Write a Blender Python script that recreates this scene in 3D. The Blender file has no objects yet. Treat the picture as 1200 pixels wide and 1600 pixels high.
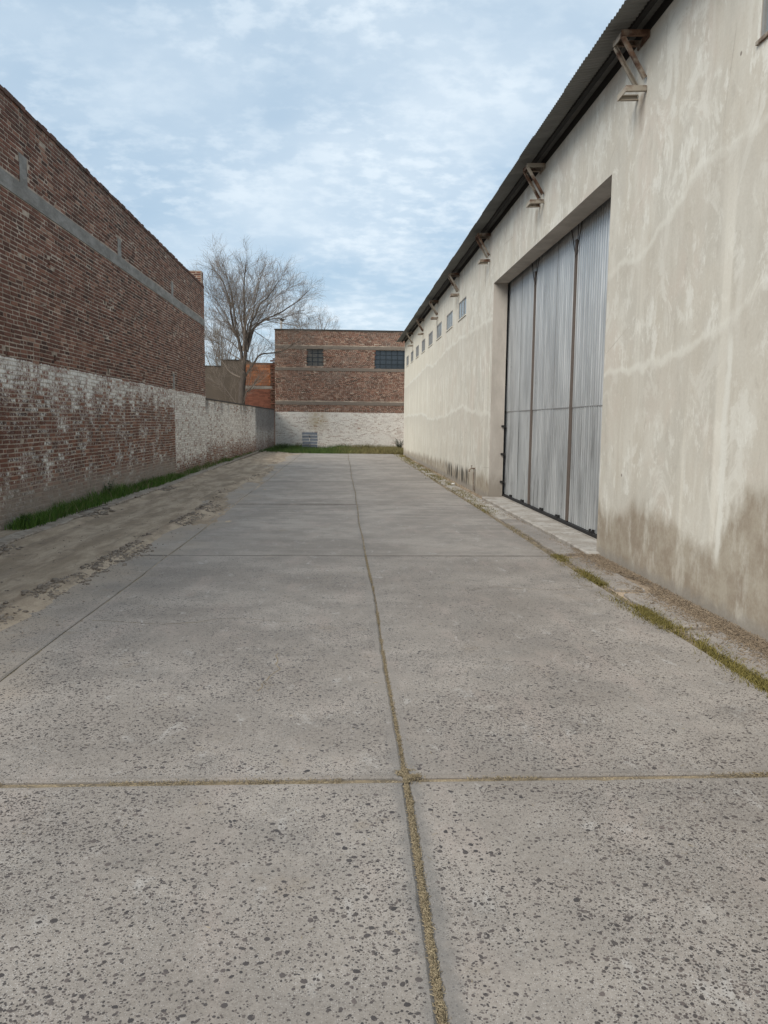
import bpy, math, random
import numpy as np
from mathutils import Matrix, Vector
random.seed(7); RNG = np.random.default_rng(11)
SC = bpy.context.scene; COL = SC.collection
R = math.radians

# ------------------------------------------------------------------ camera
F_PX, PIT, YAW, ROL, EYE = 1230.0, 0.112037, 0.053555, -0.010977, 1.6
cam = bpy.data.cameras.new('camera'); camo = bpy.data.objects.new('camera', cam); COL.objects.link(camo)
fwd = Vector((math.sin(YAW)*math.cos(PIT), math.cos(YAW)*math.cos(PIT), -math.sin(PIT)))
rgt = Vector((math.cos(YAW), -math.sin(YAW), 0)); upv = rgt.cross(fwd)
r2 = rgt*math.cos(ROL) - upv*math.sin(ROL); u2 = upv*math.cos(ROL) + rgt*math.sin(ROL)
camo.matrix_world = Matrix(((r2.x, u2.x, -fwd.x, 0), (r2.y, u2.y, -fwd.y, 0), (r2.z, u2.z, -fwd.z, EYE), (0, 0, 0, 1)))
cam.sensor_fit = 'VERTICAL'; cam.sensor_height = 36.0; cam.lens = F_PX/1600*36; cam.clip_end = 3000; cam.clip_start = .05
SC.camera = camo
SC.view_settings.view_transform = 'Standard'; SC.view_settings.look = 'None'
SC.view_settings.gamma = 1; SC.view_settings.use_curve_mapping = False
SC.view_settings.exposure = 0.5

# ------------------------------------------------------------------ node helper
class NT:
    def __init__(s, tree): s.t = tree; s.l = tree.links
    def put(s, sock, v):
        if isinstance(v, bpy.types.NodeSocket): s.l.new(v, sock)
        elif v is not None:
            if sock.type == 'RGBA' and not hasattr(v, '__len__'): v = (v, v, v, 1)
            elif sock.type == 'RGBA' and len(v) == 3: v = (*v, 1)
            sock.default_value = v
    def n(s, typ, **kw):
        nd = s.t.nodes.new(typ)
        for k, v in kw.items(): setattr(nd, k, v)
        return nd
    def m(s, op, a, b=None, c=None, clamp=False):
        nd = s.n('ShaderNodeMath', operation=op, use_clamp=clamp)
        for i, v in enumerate((a, b, c)): s.put(nd.inputs[i], v)
        return nd.outputs[0]
    def mul(s, a, b): return s.m('MULTIPLY', a, b)
    def add(s, a, b): return s.m('ADD', a, b)
    def sub(s, a, b): return s.m('SUBTRACT', a, b)
    def mx(s, a, b): return s.m('MAXIMUM', a, b)
    def mn(s, a, b): return s.m('MINIMUM', a, b)
    def ss(s, x, lo, hi, a=0., b=1.):      # smoothstep lo..hi -> a..b
        nd = s.n('ShaderNodeMapRange', interpolation_type='SMOOTHSTEP')
        for i, v in enumerate((x, lo, hi, a, b)): s.put(nd.inputs[i], v)
        return nd.outputs[0]
    def lin(s, x, lo, hi, a=0., b=1.):
        nd = s.n('ShaderNodeMapRange')
        for i, v in enumerate((x, lo, hi, a, b)): s.put(nd.inputs[i], v)
        return nd.outputs[0]
    def mix(s, f, a, b, blend='MIX'):
        nd = s.n('ShaderNodeMix', data_type='RGBA', blend_type=blend)
        s.put(nd.inputs[0], f); s.put(nd.inputs[6], a); s.put(nd.inputs[7], b)
        return nd.outputs[2]
    def pos(s): return s.n('ShaderNodeNewGeometry').outputs['Position']
    def sep(s, v):
        nd = s.n('ShaderNodeSeparateXYZ'); s.put(nd.inputs[0], v); return nd.outputs
    def xyz(s, x, y, z):
        nd = s.n('ShaderNodeCombineXYZ')
        for i, v in enumerate((x, y, z)): s.put(nd.inputs[i], v)
        return nd.outputs[0]
    def scl(s, v, k):
        nd = s.n('ShaderNodeVectorMath', operation='MULTIPLY'); s.put(nd.inputs[0], v); nd.inputs[1].default_value = k
        return nd.outputs[0]
    def noise(s, v, scale, detail=3., rough=.55, dist=0., out=0):
        nd = s.n('ShaderNodeTexNoise'); s.put(nd.inputs['Vector'], v)
        nd.inputs['Scale'].default_value = scale; nd.inputs['Detail'].default_value = detail
        nd.inputs['Roughness'].default_value = rough; nd.inputs['Distortion'].default_value = dist
        return nd.outputs[out]
    def vor(s, v, scale, out='Distance', rnd=1., feat='F1'):
        nd = s.n('ShaderNodeTexVoronoi', feature=feat); s.put(nd.inputs['Vector'], v)
        nd.inputs['Scale'].default_value = scale; nd.inputs['Randomness'].default_value = rnd
        return nd.outputs[out]
    def ramp(s, f, stops):
        nd = s.n('ShaderNodeValToRGB'); s.put(nd.inputs[0], f); e = nd.color_ramp.elements
        while len(e) < len(stops): e.new(.5)
        for el, (p, c) in zip(e, stops): el.position = p; el.color = (*c, 1)
        return nd.outputs[0]
    def curve(s, x, pts):
        nd = s.n('ShaderNodeFloatCurve'); s.put(nd.inputs[1], x); c = nd.mapping.curves[0]
        while len(c.points) < len(pts): c.points.new(.5, .5)
        for p, q in zip(c.points, pts): p.location = q; p.handle_type = 'VECTOR'
        nd.mapping.update(); return nd.outputs[0]
    def attr(s, name): return s.n('ShaderNodeAttribute', attribute_name=name).outputs['Fac']
    def bump(s, h, strength, dist=.01):
        nd = s.n('ShaderNodeBump'); s.put(nd.inputs['Height'], h)
        nd.inputs['Strength'].default_value = strength; nd.inputs['Distance'].default_value = dist
        return nd.outputs[0]

def mat(name, fn):
    m = bpy.data.materials.new(name); m.use_nodes = True; t = NT(m.node_tree)
    b = m.node_tree.nodes['Principled BSDF']; b.inputs['Roughness'].default_value = .9
    b.inputs['Specular IOR Level'].default_value = .25
    r = fn(t)
    for k, v in r.items(): t.put(b.inputs[k], v)
    return m

# ------------------------------------------------------------------ sky and sun
SUN_EL, SUN_AZ = R(43), R(228)      # behind the camera to the left
w = bpy.data.worlds.new('World'); SC.world = w; w.use_nodes = True
t = NT(w.node_tree); bg = w.node_tree.nodes['Background']
sky = t.n('ShaderNodeTexSky', sky_type='NISHITA'); sky.sun_disc = False
sky.sun_elevation = SUN_EL; sky.sun_rotation = SUN_AZ; sky.air_density = 1.0; sky.dust_density = 1.5; sky.ozone_density = 1.5
d = t.n('ShaderNodeTexCoord').outputs['Generated']; dx, dy, dz = t.sep(d)
den = t.add(t.mx(dz, 0.0), .26)
cv = t.xyz(t.m('DIVIDE', dx, den), t.m('DIVIDE', dy, den), 0.)
big = t.noise(cv, .95, 4., .5)
mid_ = t.noise(t.scl(cv, (1., 1.2, 1.)), 3.1, 4., .5)
puff = t.noise(t.scl(cv, (1.0, 1.25, 1)), 15., 5., .57)
puff2 = t.noise(t.scl(cv, (1.0, 1.15, 1)), 27., 4., .55)
veil = t.ss(t.add(t.mul(big, .7), t.mul(mid_, .3)), .36, .62)
region = t.ss(t.noise(t.scl(cv, (1., 1., 1.)), 1.5, 3., .5, out=0), .36, .60)
cl = t.add(t.add(t.mul(puff, .55), t.mul(puff2, .25)), t.mul(mid_, .20))
cells = t.mul(t.ss(cl, .445, .61), t.add(.25, t.mul(region, .75)))
mask = t.m('ADD', t.add(.07, t.mul(veil, .45)), t.mul(cells, .38), clamp=True)
horz = t.ss(dz, 0.0, .22, .35, 0.)
mask = t.mx(mask, horz)
base = t.mix(.72, sky.outputs[0], (3.35, 4.6, 5.75))
ccol = t.mix(t.ss(big, .3, .7), (5.55, 6.35, 7.05), (6.55, 7.2, 7.7))
t.put(bg.inputs[0], t.mix(mask, base, ccol)); bg.inputs[1].default_value = .1
sun = bpy.data.lights.new('sun', 'SUN'); so = bpy.data.objects.new('sun', sun); COL.objects.link(so)
sun.energy = 2.3; sun.angle = R(42); sun.color = (1.0, .93, .83)
sd = Vector((math.sin(SUN_AZ)*math.cos(SUN_EL), math.cos(SUN_AZ)*math.cos(SUN_EL), math.sin(SUN_EL)))
so.rotation_euler = sd.to_track_quat('Z', 'Y').to_euler(); so.location = (-20, -20, 40)

# ------------------------------------------------------------------ mesh helpers
class MB:
    def __init__(s): s.v = []; s.f = []; s.tint = []; s.mi = []
    def face(s, pts, tint=.5, mi=0):
        b = len(s.v); s.v += [tuple(p) for p in pts]; s.f.append(tuple(range(b, b+len(pts)))); s.tint.append(tint); s.mi.append(mi)
    def mesh(s, vs, fs, tint=.5, mi=0):
        b = len(s.v); s.v += [tuple(p) for p in vs]
        for f in fs: s.f.append(tuple(b+i for i in f)); s.tint.append(tint); s.mi.append(mi)
    def box(s, lo, hi, tint=.5, mi=0):
        x0, y0, z0 = lo; x1, y1, z1 = hi
        s.mesh([(x0,y0,z0),(x1,y0,z0),(x1,y1,z0),(x0,y1,z0),(x0,y0,z1),(x1,y0,z1),(x1,y1,z1),(x0,y1,z1)],
               [(0,3,2,1),(4,5,6,7),(0,1,5,4),(1,2,6,5),(2,3,7,6),(3,0,4,7)], tint, mi)
    def bar(s, a, b, wd, ht, side=(0,1,0), tint=.5):      # rectangular bar from a to b
        a = Vector(a); b = Vector(b); d = (b-a).normalized(); sv = Vector(side); sv = (sv - d*sv.dot(d)).normalized(); uv = d.cross(sv)
        vs = [p + sv*i*wd/2 + uv*j*ht/2 for p in (a, b) for i, j in ((-1,-1),(1,-1),(1,1),(-1,1))]
        s.mesh(vs, [(0,1,2,3),(7,6,5,4),(0,4,5,1),(1,5,6,2),(2,6,7,3),(3,7,4,0)], tint)
    def tube(s, pts, rad, sides=6, tint=.5):
        pts = [Vector(p) for p in pts]; b = len(s.v); n = len(pts)
        d0 = (pts[1]-pts[0]).normalized(); ref = Vector((1,0,0)) if abs(d0.x) < .8 else Vector((0,1,0))
        for i, p in enumerate(pts):
            d = (pts[min(i+1,n-1)]-pts[max(i-1,0)]).normalized(); u = d.cross(ref).normalized(); v = d.cross(u)
            r = rad[i] if hasattr(rad, '__len__') else rad
            for k in range(sides):
                a = 2*math.pi*k/sides; s.v.append(tuple(p + u*(r*math.cos(a)) + v*(r*math.sin(a))))
        for i in range(n-1):
            for k in range(sides):
                k2 = (k+1) % sides
                s.f.append((b+i*sides+k, b+i*sides+k2, b+(i+1)*sides+k2, b+(i+1)*sides+k)); s.tint.append(tint); s.mi.append(0)
        s.f.append(tuple(b+(n-1)*sides+k for k in range(sides))); s.tint.append(tint); s.mi.append(0)

def link(name, me, parent=None, loc=None):
    o = bpy.data.objects.new(name, me); COL.objects.link(o)
    if parent is not None: o.parent = parent
    if loc is not None: o.location = loc
    return o
def wloc(o):
    p = Vector((0,0,0))
    while o is not None: p = p + o.location; o = o.parent
    return p
def meshdata(name, mb, mats):
    me = bpy.data.meshes.new(name); me.from_pydata(mb.v, [], mb.f)
    for m in (mats if isinstance(mats, (list, tuple)) else [mats]): me.materials.append(m)
    if mb.tint:
        a = me.attributes.new('tint', 'FLOAT', 'FACE'); a.data.foreach_set('value', np.array(mb.tint, dtype=np.float32))
        if any(mb.mi): me.polygons.foreach_set('material_index', np.array(mb.mi, dtype=np.int32))
    me.update(); return me
def obj(name, mb, mats, parent=None, kind=None, smooth=False, at=None):
    """one mesh object; vertices are given in world space (or relative to `at`)"""
    base = wloc(parent) if parent is not None else Vector((0,0,0))
    if at is None:
        if parent is not None and base.length > 0: mb.v = [(x-base.x, y-base.y, z-base.z) for x, y, z in mb.v]
        loc = None
    else: loc = Vector(at) - base
    me = meshdata(name, mb, mats)
    if smooth: me.polygons.foreach_set('use_smooth', [True]*len(me.polygons))
    o = link(name, me, parent, loc)
    if kind: o['kind'] = kind
    return o
def npobj(name, V, Fq, tint, mats, parent=None, kind=None):
    """fast path: V (n,3) array, Fq list of equally long index arrays"""
    base = wloc(parent) if parent is not None else Vector((0,0,0))
    V = np.asarray(V) - np.array(base)
    me = bpy.data.meshes.new(name)
    loops = np.concatenate([f.reshape(-1) for f in Fq]); sizes = np.concatenate([np.full(len(f), f.shape[1]) for f in Fq])
    me.vertices.add(len(V)); me.vertices.foreach_set('co', V.astype(np.float32).reshape(-1))
    me.loops.add(len(loops)); me.loops.foreach_set('vertex_index', loops.astype(np.int32))
    me.polygons.add(len(sizes)); st = np.zeros(len(sizes), np.int32); st[1:] = np.cumsum(sizes)[:-1]
    me.polygons.foreach_set('loop_start', st)
    me.update(calc_edges=True); me.validate()
    if tint is not None:
        a = me.attributes.new('tint', 'FLOAT', 'POINT'); a.data.foreach_set('value', np.asarray(tint, dtype=np.float32))
    me.materials.append(mats); o = link(name, me, parent)
    if kind: o['kind'] = kind
    return o
def thing(name, label, cat, loc=(0,0,0), group=None):
    o = bpy.data.objects.new(name, None); COL.objects.link(o); o.location = loc; o.empty_display_size = .3
    o['label'] = label; o['category'] = cat
    if group: o['group'] = group
    return o
def tag(o, label, cat, group=None):
    o['label'] = label; o['category'] = cat
    if group: o['group'] = group
    return o
def _h(ix, iy, seed): return np.modf(np.abs(np.sin(ix*127.1 + iy*311.7 + seed*74.7)*43758.5453))[0]
def vnoise(x, y, seed=0):
    x = np.asarray(x, float); y = np.asarray(y, float); ix = np.floor(x); iy = np.floor(y); fx = x-ix; fy = y-iy
    fx = fx*fx*(3-2*fx); fy = fy*fy*(3-2*fy)
    return (_h(ix,iy,seed)*(1-fx)+_h(ix+1,iy,seed)*fx)*(1-fy) + (_h(ix,iy+1,seed)*(1-fx)+_h(ix+1,iy+1,seed)*fx)*fy
def fbm(x, y, seed=0, o=4):
    r = 0; a = .5
    for k in range(o): r = r + a*vnoise(np.asarray(x)*2**k, np.asarray(y)*2**k, seed+k*13); a *= .5
    return r/(1-.5**o)

# ------------------------------------------------------------------ materials
def m_concrete(t):
    p = t.pos(); x, y, z = t.sep(p)
    n1 = t.noise(p, .55, 4., .6); n2 = t.noise(p, 2.3, 5., .65); n3 = t.noise(t.scl(p, (1, .35, 1)), 3.1, 4., .6); n4 = t.noise(p, 45., 3., .6)
    c = t.mix(t.ss(n1, .35, .65), (.225, .202, .180), (.322, .292, .262))
    c = t.mix(t.ss(n2, .42, .68, 0., .75), c, (.218, .20, .182))
    c = t.mix(t.ss(n3, .50, .72, 0., .6), c, (.325, .28, .25))
    c = t.mix(t.ss(t.noise(p, 1.3, 5., .7), .58, .72, 0., .5), c, (.415, .388, .355))
    c = t.mix(t.ss(t.noise(p, 2.6, 5., .6), .60, .72, 0., .6), c, (.235, .20, .162))
    c = t.mix(t.ss(t.noise(t.scl(p, (1., .5, 1.)), 6.5, 5., .7, .6), .58, .70, 0., .5), c, (.42, .405, .385))
    c = t.mix(t.ss(t.noise(t.scl(p, (.6, 1., 1.)), .8, 5., .7, 1.2), .60, .66, 0., .35), c, (.17, .155, .14))
    c = t.mix(.5, c, t.mix(n4, (.10, .10, .10), (.9, .9, .9)), 'SOFT_LIGHT')
    # small exposed aggregate, washed over in patches
    far = t.ss(y, 3.5, 9.5, 1., .40)
    patch = t.ss(t.noise(p, 1.1, 4., .6), .36, .60)
    for sc, lo, col in ((70., .30, (.06, .058, .06)), (125., .36, (.08, .07, .066)), (190., .36, (.46, .44, .42))):
        d = t.vor(p, sc); r = t.sep(t.vor(p, sc, 'Color'))[0]
        sel = t.mul(t.ss(d, lo*.75, lo, 1., 0.), t.ss(r, .58, .60))
        c = t.mix(t.mul(t.mul(sel, t.add(t.mul(patch, .6), .3)), far), c, col)
    # long streaks dragged across the far slabs, soil film to the left
    st = t.noise(t.scl(p, (.7, 5., 1)), 1.0, 4., .65)
    c = t.mix(t.mul(t.ss(st, .5, .75), t.ss(y, 7., 16., .1, .6)), c, (.42, .385, .345))
    dm = t.add(t.mul(x, -1.), t.mul(t.sub(t.noise(p, .8, 5., .6), .5), 2.2))
    c = t.mix(t.ss(dm, 1.7, 3.0, 0., .9), c, (.37, .308, .245))
    # joint edges are darker where the water stands
    ex = t.m('ABSOLUTE', t.sub(x, .29)); e = t.ss(t.add(ex, t.mul(t.sub(t.noise(p, 9., 4., .6), .5), .1)), .03, .085, 1., 0.)
    c = t.mix(t.mul(t.mul(e, t.ss(y, 4.5, 3., .3, 1.)), .5), c, (.14, .138, .135))
    jy = t.m('ABSOLUTE', t.sub(t.m('FLOORED_MODULO', t.add(y, 2.63+3.0), 6.035), 3.0)); jn = t.add(jy, t.mul(t.sub(t.noise(p, 5., 4., .6), .5), .07))
    c = t.mix(t.mul(t.ss(jn, .015, .065, .75, 0.), t.ss(y, 4., 8., .4, 1.)), c, (.10, .09, .08))
    h = t.add(t.mul(n4, .5), t.mul(t.noise(p, 120., 2., .5), .5))
    return {'Base Color': c, 'Roughness': t.lin(n2, .3, .7, .78, .95), 'Normal': t.bump(h, .35, .004)}
M_CONC = mat('concrete', m_concrete)
def m_oldconc(t):
    p = t.pos(); n = t.noise(p, 3., 5., .65); f = t.noise(p, 40., 4., .6)
    c = t.mix(t.ss(n, .35, .65), (.30, .27, .235), (.42, .395, .36)); c = t.mix(t.ss(t.noise(p, 9., 4.), .55, .7, 0., .7), c, (.20, .175, .15))
    return {'Base Color': t.mix(.5, c, t.mix(f, (.1,)*3, (.9,)*3), 'SOFT_LIGHT'), 'Normal': t.bump(f, .5, .006)}
M_OLDC = mat('old_concrete', m_oldconc)
def m_beam(t):
    p = t.pos(); n = t.noise(t.scl(p, (1, 1, 3)), 2., 5., .65); f = t.noise(p, 30., 4., .6)
    c = t.mix(t.ss(n, .35, .68), (.19, .175, .155), (.29, .27, .245)); c = t.mix(t.ss(t.noise(p, 6., 4.), .6, .72, 0., .5), c, (.12, .10, .085))
    return {'Base Color': t.mix(.4, c, t.mix(f, (.1,)*3, (.9,)*3), 'SOFT_LIGHT'), 'Normal': t.bump(f, .5, .006)}
M_BEAM = mat('cast_concrete', m_beam)
def m_soil(t):
    p = t.pos(); n = t.noise(t.scl(p, (2.2, .5, 1)), 1.5, 6., .65); g = t.noise(p, 4., 6., .7); f = t.noise(p, 70., 4., .65)
    c = t.mix(t.ss(n, .38, .62), (.29, .226, .163), (.45, .36, .268))
    c = t.mix(t.ss(t.noise(t.scl(p, (5., .35, 1)), 1.2, 5., .65), .52, .68, 0., .55), c, (.215, .172, .132)); c = t.mix(t.ss(g, .5, .72, 0., .6), c, (.185, .145, .11))
    c = t.mix(.6, c, t.mix(f, (.1,)*3, (.9,)*3), 'SOFT_LIGHT')
    return {'Base Color': c, 'Roughness': .97, 'Normal': t.bump(t.add(g, t.mul(f, .5)), .7, .02)}
M_SOIL = mat('dry_soil', m_soil)
def m_kerb(t):
    p = t.pos(); n = t.noise(p, 4., 5., .65); f = t.noise(p, 45., 4., .6)
    c = t.mix(t.ss(n, .35, .65), (.245, .20, .158), (.37, .32, .265)); c = t.mix(t.ss(t.noise(p, 11., 4.), .52, .68, 0., .7), c, (.17, .135, .105))
    return {'Base Color': t.mix(.5, c, t.mix(f, (.1,)*3, (.9,)*3), 'SOFT_LIGHT'), 'Normal': t.bump(t.add(n, t.mul(f, .6)), .7, .012)}
M_KERB = mat('earthy_kerb_mortar', m_kerb)
def m_clod(t):
    p = t.pos(); n = t.noise(p, 30., 4., .6); a = t.attr('tint')
    return {'Base Color': t.mix(t.add(t.mul(a, .6), t.mul(n, .4)), (.14, .113, .09), (.33, .28, .23)), 'Normal': t.bump(n, .6, .01)}
M_CLOD = mat('soil_clod', m_clod)
def m_jointsoil(t):
    p = t.pos(); n = t.noise(p, 6., 5., .6); f = t.vor(p, 130., 'Color'); fr = t.sep(f)[0]
    c = t.mix(t.ss(n, .35, .65), (.125, .105, .08), (.25, .20, .135)); c = t.mix(t.ss(fr, .55, .95, 0., .8), c, (.36, .29, .19))
    return {'Base Color': c, 'Normal': t.bump(fr, .8, .006)}
M_JOINT = mat('joint_soil', m_jointsoil)
def m_tinted(c0, c1, rough=.9, spec=.25, trans=False):
    def f(t):
        a = t.attr('tint'); p = t.pos(); n = t.noise(p, 2.5, 3., .6)
        return {'Base Color': t.mix(t.add(t.mul(a, .75), t.mul(n, .25)), c0, c1), 'Roughness': rough, 'Specular IOR Level': spec}
    return f
M_GRASS = mat('green_grass', m_tinted((.028, .072, .010), (.125, .215, .036), .75))
def m_backgrass(t):
    a = t.attr('tint'); p = t.pos(); x, y, z = t.sep(p)
    dry = t.ss(t.add(x, t.mul(t.sub(t.noise(p, .9, 4., .6), .5), 5.)), -1., 1.6)
    g = t.mix(a, (.03, .06, .014), (.09, .14, .035)); s = t.mix(a, (.12, .095, .04), (.27, .22, .10))
    return {'Base Color': t.mix(t.mul(dry, .85), g, s), 'Roughness': .8}
M_BGRASS = mat('mixed_grass', m_backgrass)
M_MOSS = mat('mossy_grass', m_tinted((.065, .058, .018), (.27, .225, .07), .85))
M_STRAW = mat('dry_straw', m_tinted((.075, .056, .036), (.40, .325, .205), .9))
M_LITTER = mat('leaf_litter', m_tinted((.09, .066, .046), (.34, .265, .185), .9))
M_PEBBLE = mat('pebble', m_tinted((.032, .030, .031), (.175, .145, .132), .6, .35))
def m_bark(t):
    p = t.pos(); n = t.noise(t.scl(p, (1, 1, .25)), 12., 4., .6)
    return {'Base Color': t.mix(n, (.035, .028, .023), (.13, .108, .09)), 'Normal': t.bump(n, .6, .03)}
M_BARK = mat('bark', m_bark)
M_TWIG = mat('twig_bark', m_tinted((.10, .082, .068), (.27, .225, .185), .9))
M_TWIG2 = mat('pale_twig_bark', m_tinted((.12, .10, .075), (.26, .22, .165), .9))

def masonry(kind, wall):
    """brick or mortar with the paint, smear and dirt that belong to one wall"""
    def f(t):
        p = t.pos(); x, y, z = t.sep(p)
        hi = t.noise(p, 13., 4., .65); mid = t.noise(p, 3.2, 4., .6); low = t.noise(p, .55, 4., .6); fine = t.noise(p, 55., 4., .65)
        if kind == 'brick':
            a = t.add(t.attr('tint'), t.mul(t.sub(low, .5), .5))
            c = t.ramp(t.add(t.mul(a, .85), t.mul(hi, .15)), [(0., (.048, .027, .021)), (.25, (.10, .047, .033)), (.55, (.168, .073, .049)), (.8, (.245, .115, .076)), (1., (.35, .22, .155))])
            c = t.mix(t.ss(t.noise(p, 20., 5., .7), .56, .74, 0., .45), c, (.30, .235, .185))
        else:
            c = t.mix(t.ss(mid, .35, .7), (.29, .226, .175), (.50, .41, .325))
            c = t.mix(t.ss(hi, .56, .72, 0., .55), c, (.20, .14, .105))
        soot = t.ss(t.add(z, t.mul(t.sub(mid, .5), 1.0)), wall.get('soot', 99.), wall.get('soot', 99.)+.7, 0., .6)
        c = t.mix(soot, c, (.11, .086, .07))
        grey = wall.get('grey')
        if grey:      # smeared cement over the courses
            c = t.mix(t.ss(t.noise(p, .5, 4., .6), .5, .68, 0., grey), c, (.23, .195, .165))
        d = wall['white'](t, x, y, z, low, mid)
        per = t.mul(t.sub(t.attr('tint'), .5), -.16) if kind == 'brick' else 0.
        vf = t.noise(p, 28., 4., .65)
        wm = t.ss(t.sub(t.add(d, per), t.add(t.add(t.mul(hi, .34), t.mul(vf, .38)), t.mul(fine, .28))), -.07, .10)
        if kind == 'mortar': wm = t.mul(wm, wall.get('mwhite', .72))
        wc = t.mix(mid, (.68, .635, .57), (.86, .82, .75))
        c = t.mix(wm, c, wc)
        for fn in wall.get('extra', ()): c = fn(t, c, x, y, z, low, mid, hi)
        c = t.mix(.45, c, t.mix(fine, (.1,)*3, (.9,)*3), 'SOFT_LIGHT')
        return {'Base Color': c, 'Roughness': .95, 'Normal': t.bump(t.add(t.mul(hi, .6), t.mul(fine, .5)), .7, .008)}
    return f
def w_left(t, x, y, z, low, mid):
    below = t.ss(z, 2.46, 2.52, 1., 0.)
    a = t.mul(t.ss(y, 22.72, 22.78), t.lin(z, .15, .6, .40, .55))
    b = t.add(t.add(t.lin(z, 1.7, 2.3, .41, .53), t.ss(t.noise(t.xyz(x, y, z), 1.5, 4., .6),   .45, .7, 0., .07)), t.mul(t.sub(low, .5), .28)); b = t.mul(b, t.ss(y, 22.72, 22.78, 1., 0.))
    return t.mul(t.mx(a, b), below)
def x_base(t, c, x, y, z, low, mid, hi):
    h = t.add(z, t.mul(t.sub(mid, .5), .7))
    h = t.add(h, t.ss(y, 22.6, 22.9, 0., .45))
    return t.mix(t.ss(h, .30, .80, .8, 0.), c, t.mix(hi, (.23, .19, .155), (.37, .315, .26)))
WL = dict(white=w_left, extra=(x_base,), soot=5.75, mwhite=.42)
def w_low(t, x, y, z, low, mid):
    return t.add(t.lin(z, .2, 1.0, .42, .54), t.mul(t.sub(low, .5), .2))
def x_low(t, c, x, y, z, low, mid, hi):
    s = t.noise(t.xyz(x, t.mul(y, 1.0), t.mul(z, .25)), 1.6, 5., .65)
    c = t.mix(t.mul(t.ss(s, .48, .62), t.ss(z, 1.7, 2.3, 0., .75)), c, (.10, .09, .08))
    g = t.mul(t.ss(t.add(y, t.mul(t.sub(mid, .5), 1.)), 40.6, 41.4), t.ss(t.add(z, t.mul(t.sub(mid, .5), 1.2)), .7, 1.5, .35, .8))
    return t.mix(g, c, (.13, .125, .125))
WLOW = dict(white=w_low, extra=(x_low,), mwhite=.62)
def w_back(t, x, y, z, low, mid):
    return t.mul(t.ss(z, 2.24, 2.30, 1., 0.), t.add(.585, t.mul(t.sub(low, .5), .15)))
def x_back(t, c, x, y, z, low, mid, hi):
    s = t.mul(t.ss(t.m('ABSOLUTE', t.add(x, 1.55)), .2, .9, 1., 0.), t.ss(z, .9, 1.5, 0., .55))
    s = t.mul(s, t.mul(t.ss(z, 2.2, 2.28, 1., 0.), t.ss(mid, .3, .6)))
    c = t.mix(s, c, (.34, .25, .12))
    g = t.mul(t.ss(x, -1.5, -3.0, 0., .2), t.ss(z, 1.3, .6))
    return t.mix(g, c, (.30, .29, .30))
WB = dict(white=w_back, extra=(x_back,), grey=.3, mwhite=.75, soot=6.9)
WNONE = dict(white=lambda t, x, y, z, low, mid: 0.0, grey=.4)
MATS = {k: (mat('brick_'+k, masonry('brick', w)), mat('mortar_'+k, masonry('mortar', w))) for k, w in (('tall_wall', WL), ('low_wall', WLOW), ('back_wall', WB), ('plain', WNONE))}
def m_orange(t):
    p = t.pos(); n = t.noise(p, 8., 4.); a = t.attr('tint'); x, y, z = t.sep(p)
    c = t.mix(a, (.20, .076, .036), (.37, .145, .058)); c = t.mix(t.ss(z, 3.6, 3.9), t.mix(a, (.12, .05, .035), (.21, .085, .055)), c)
    return {'Base Color': t.mix(.4, c, t.mix(n, (.1,)*3, (.9,)*3), 'SOFT_LIGHT')}
M_ORANGE = mat('hollow_clay_brick', m_orange)
def m_render(t):
    p = t.pos(); n = t.noise(t.scl(p, (1, 1, .35)), 1.1, 6., .65)
    return {'Base Color': t.mix(n, (.058, .048, .038), (.135, .11, .086)), 'Normal': t.bump(n, .3, .02)}
M_RENDER = mat('grey_brown_render', m_render)

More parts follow.
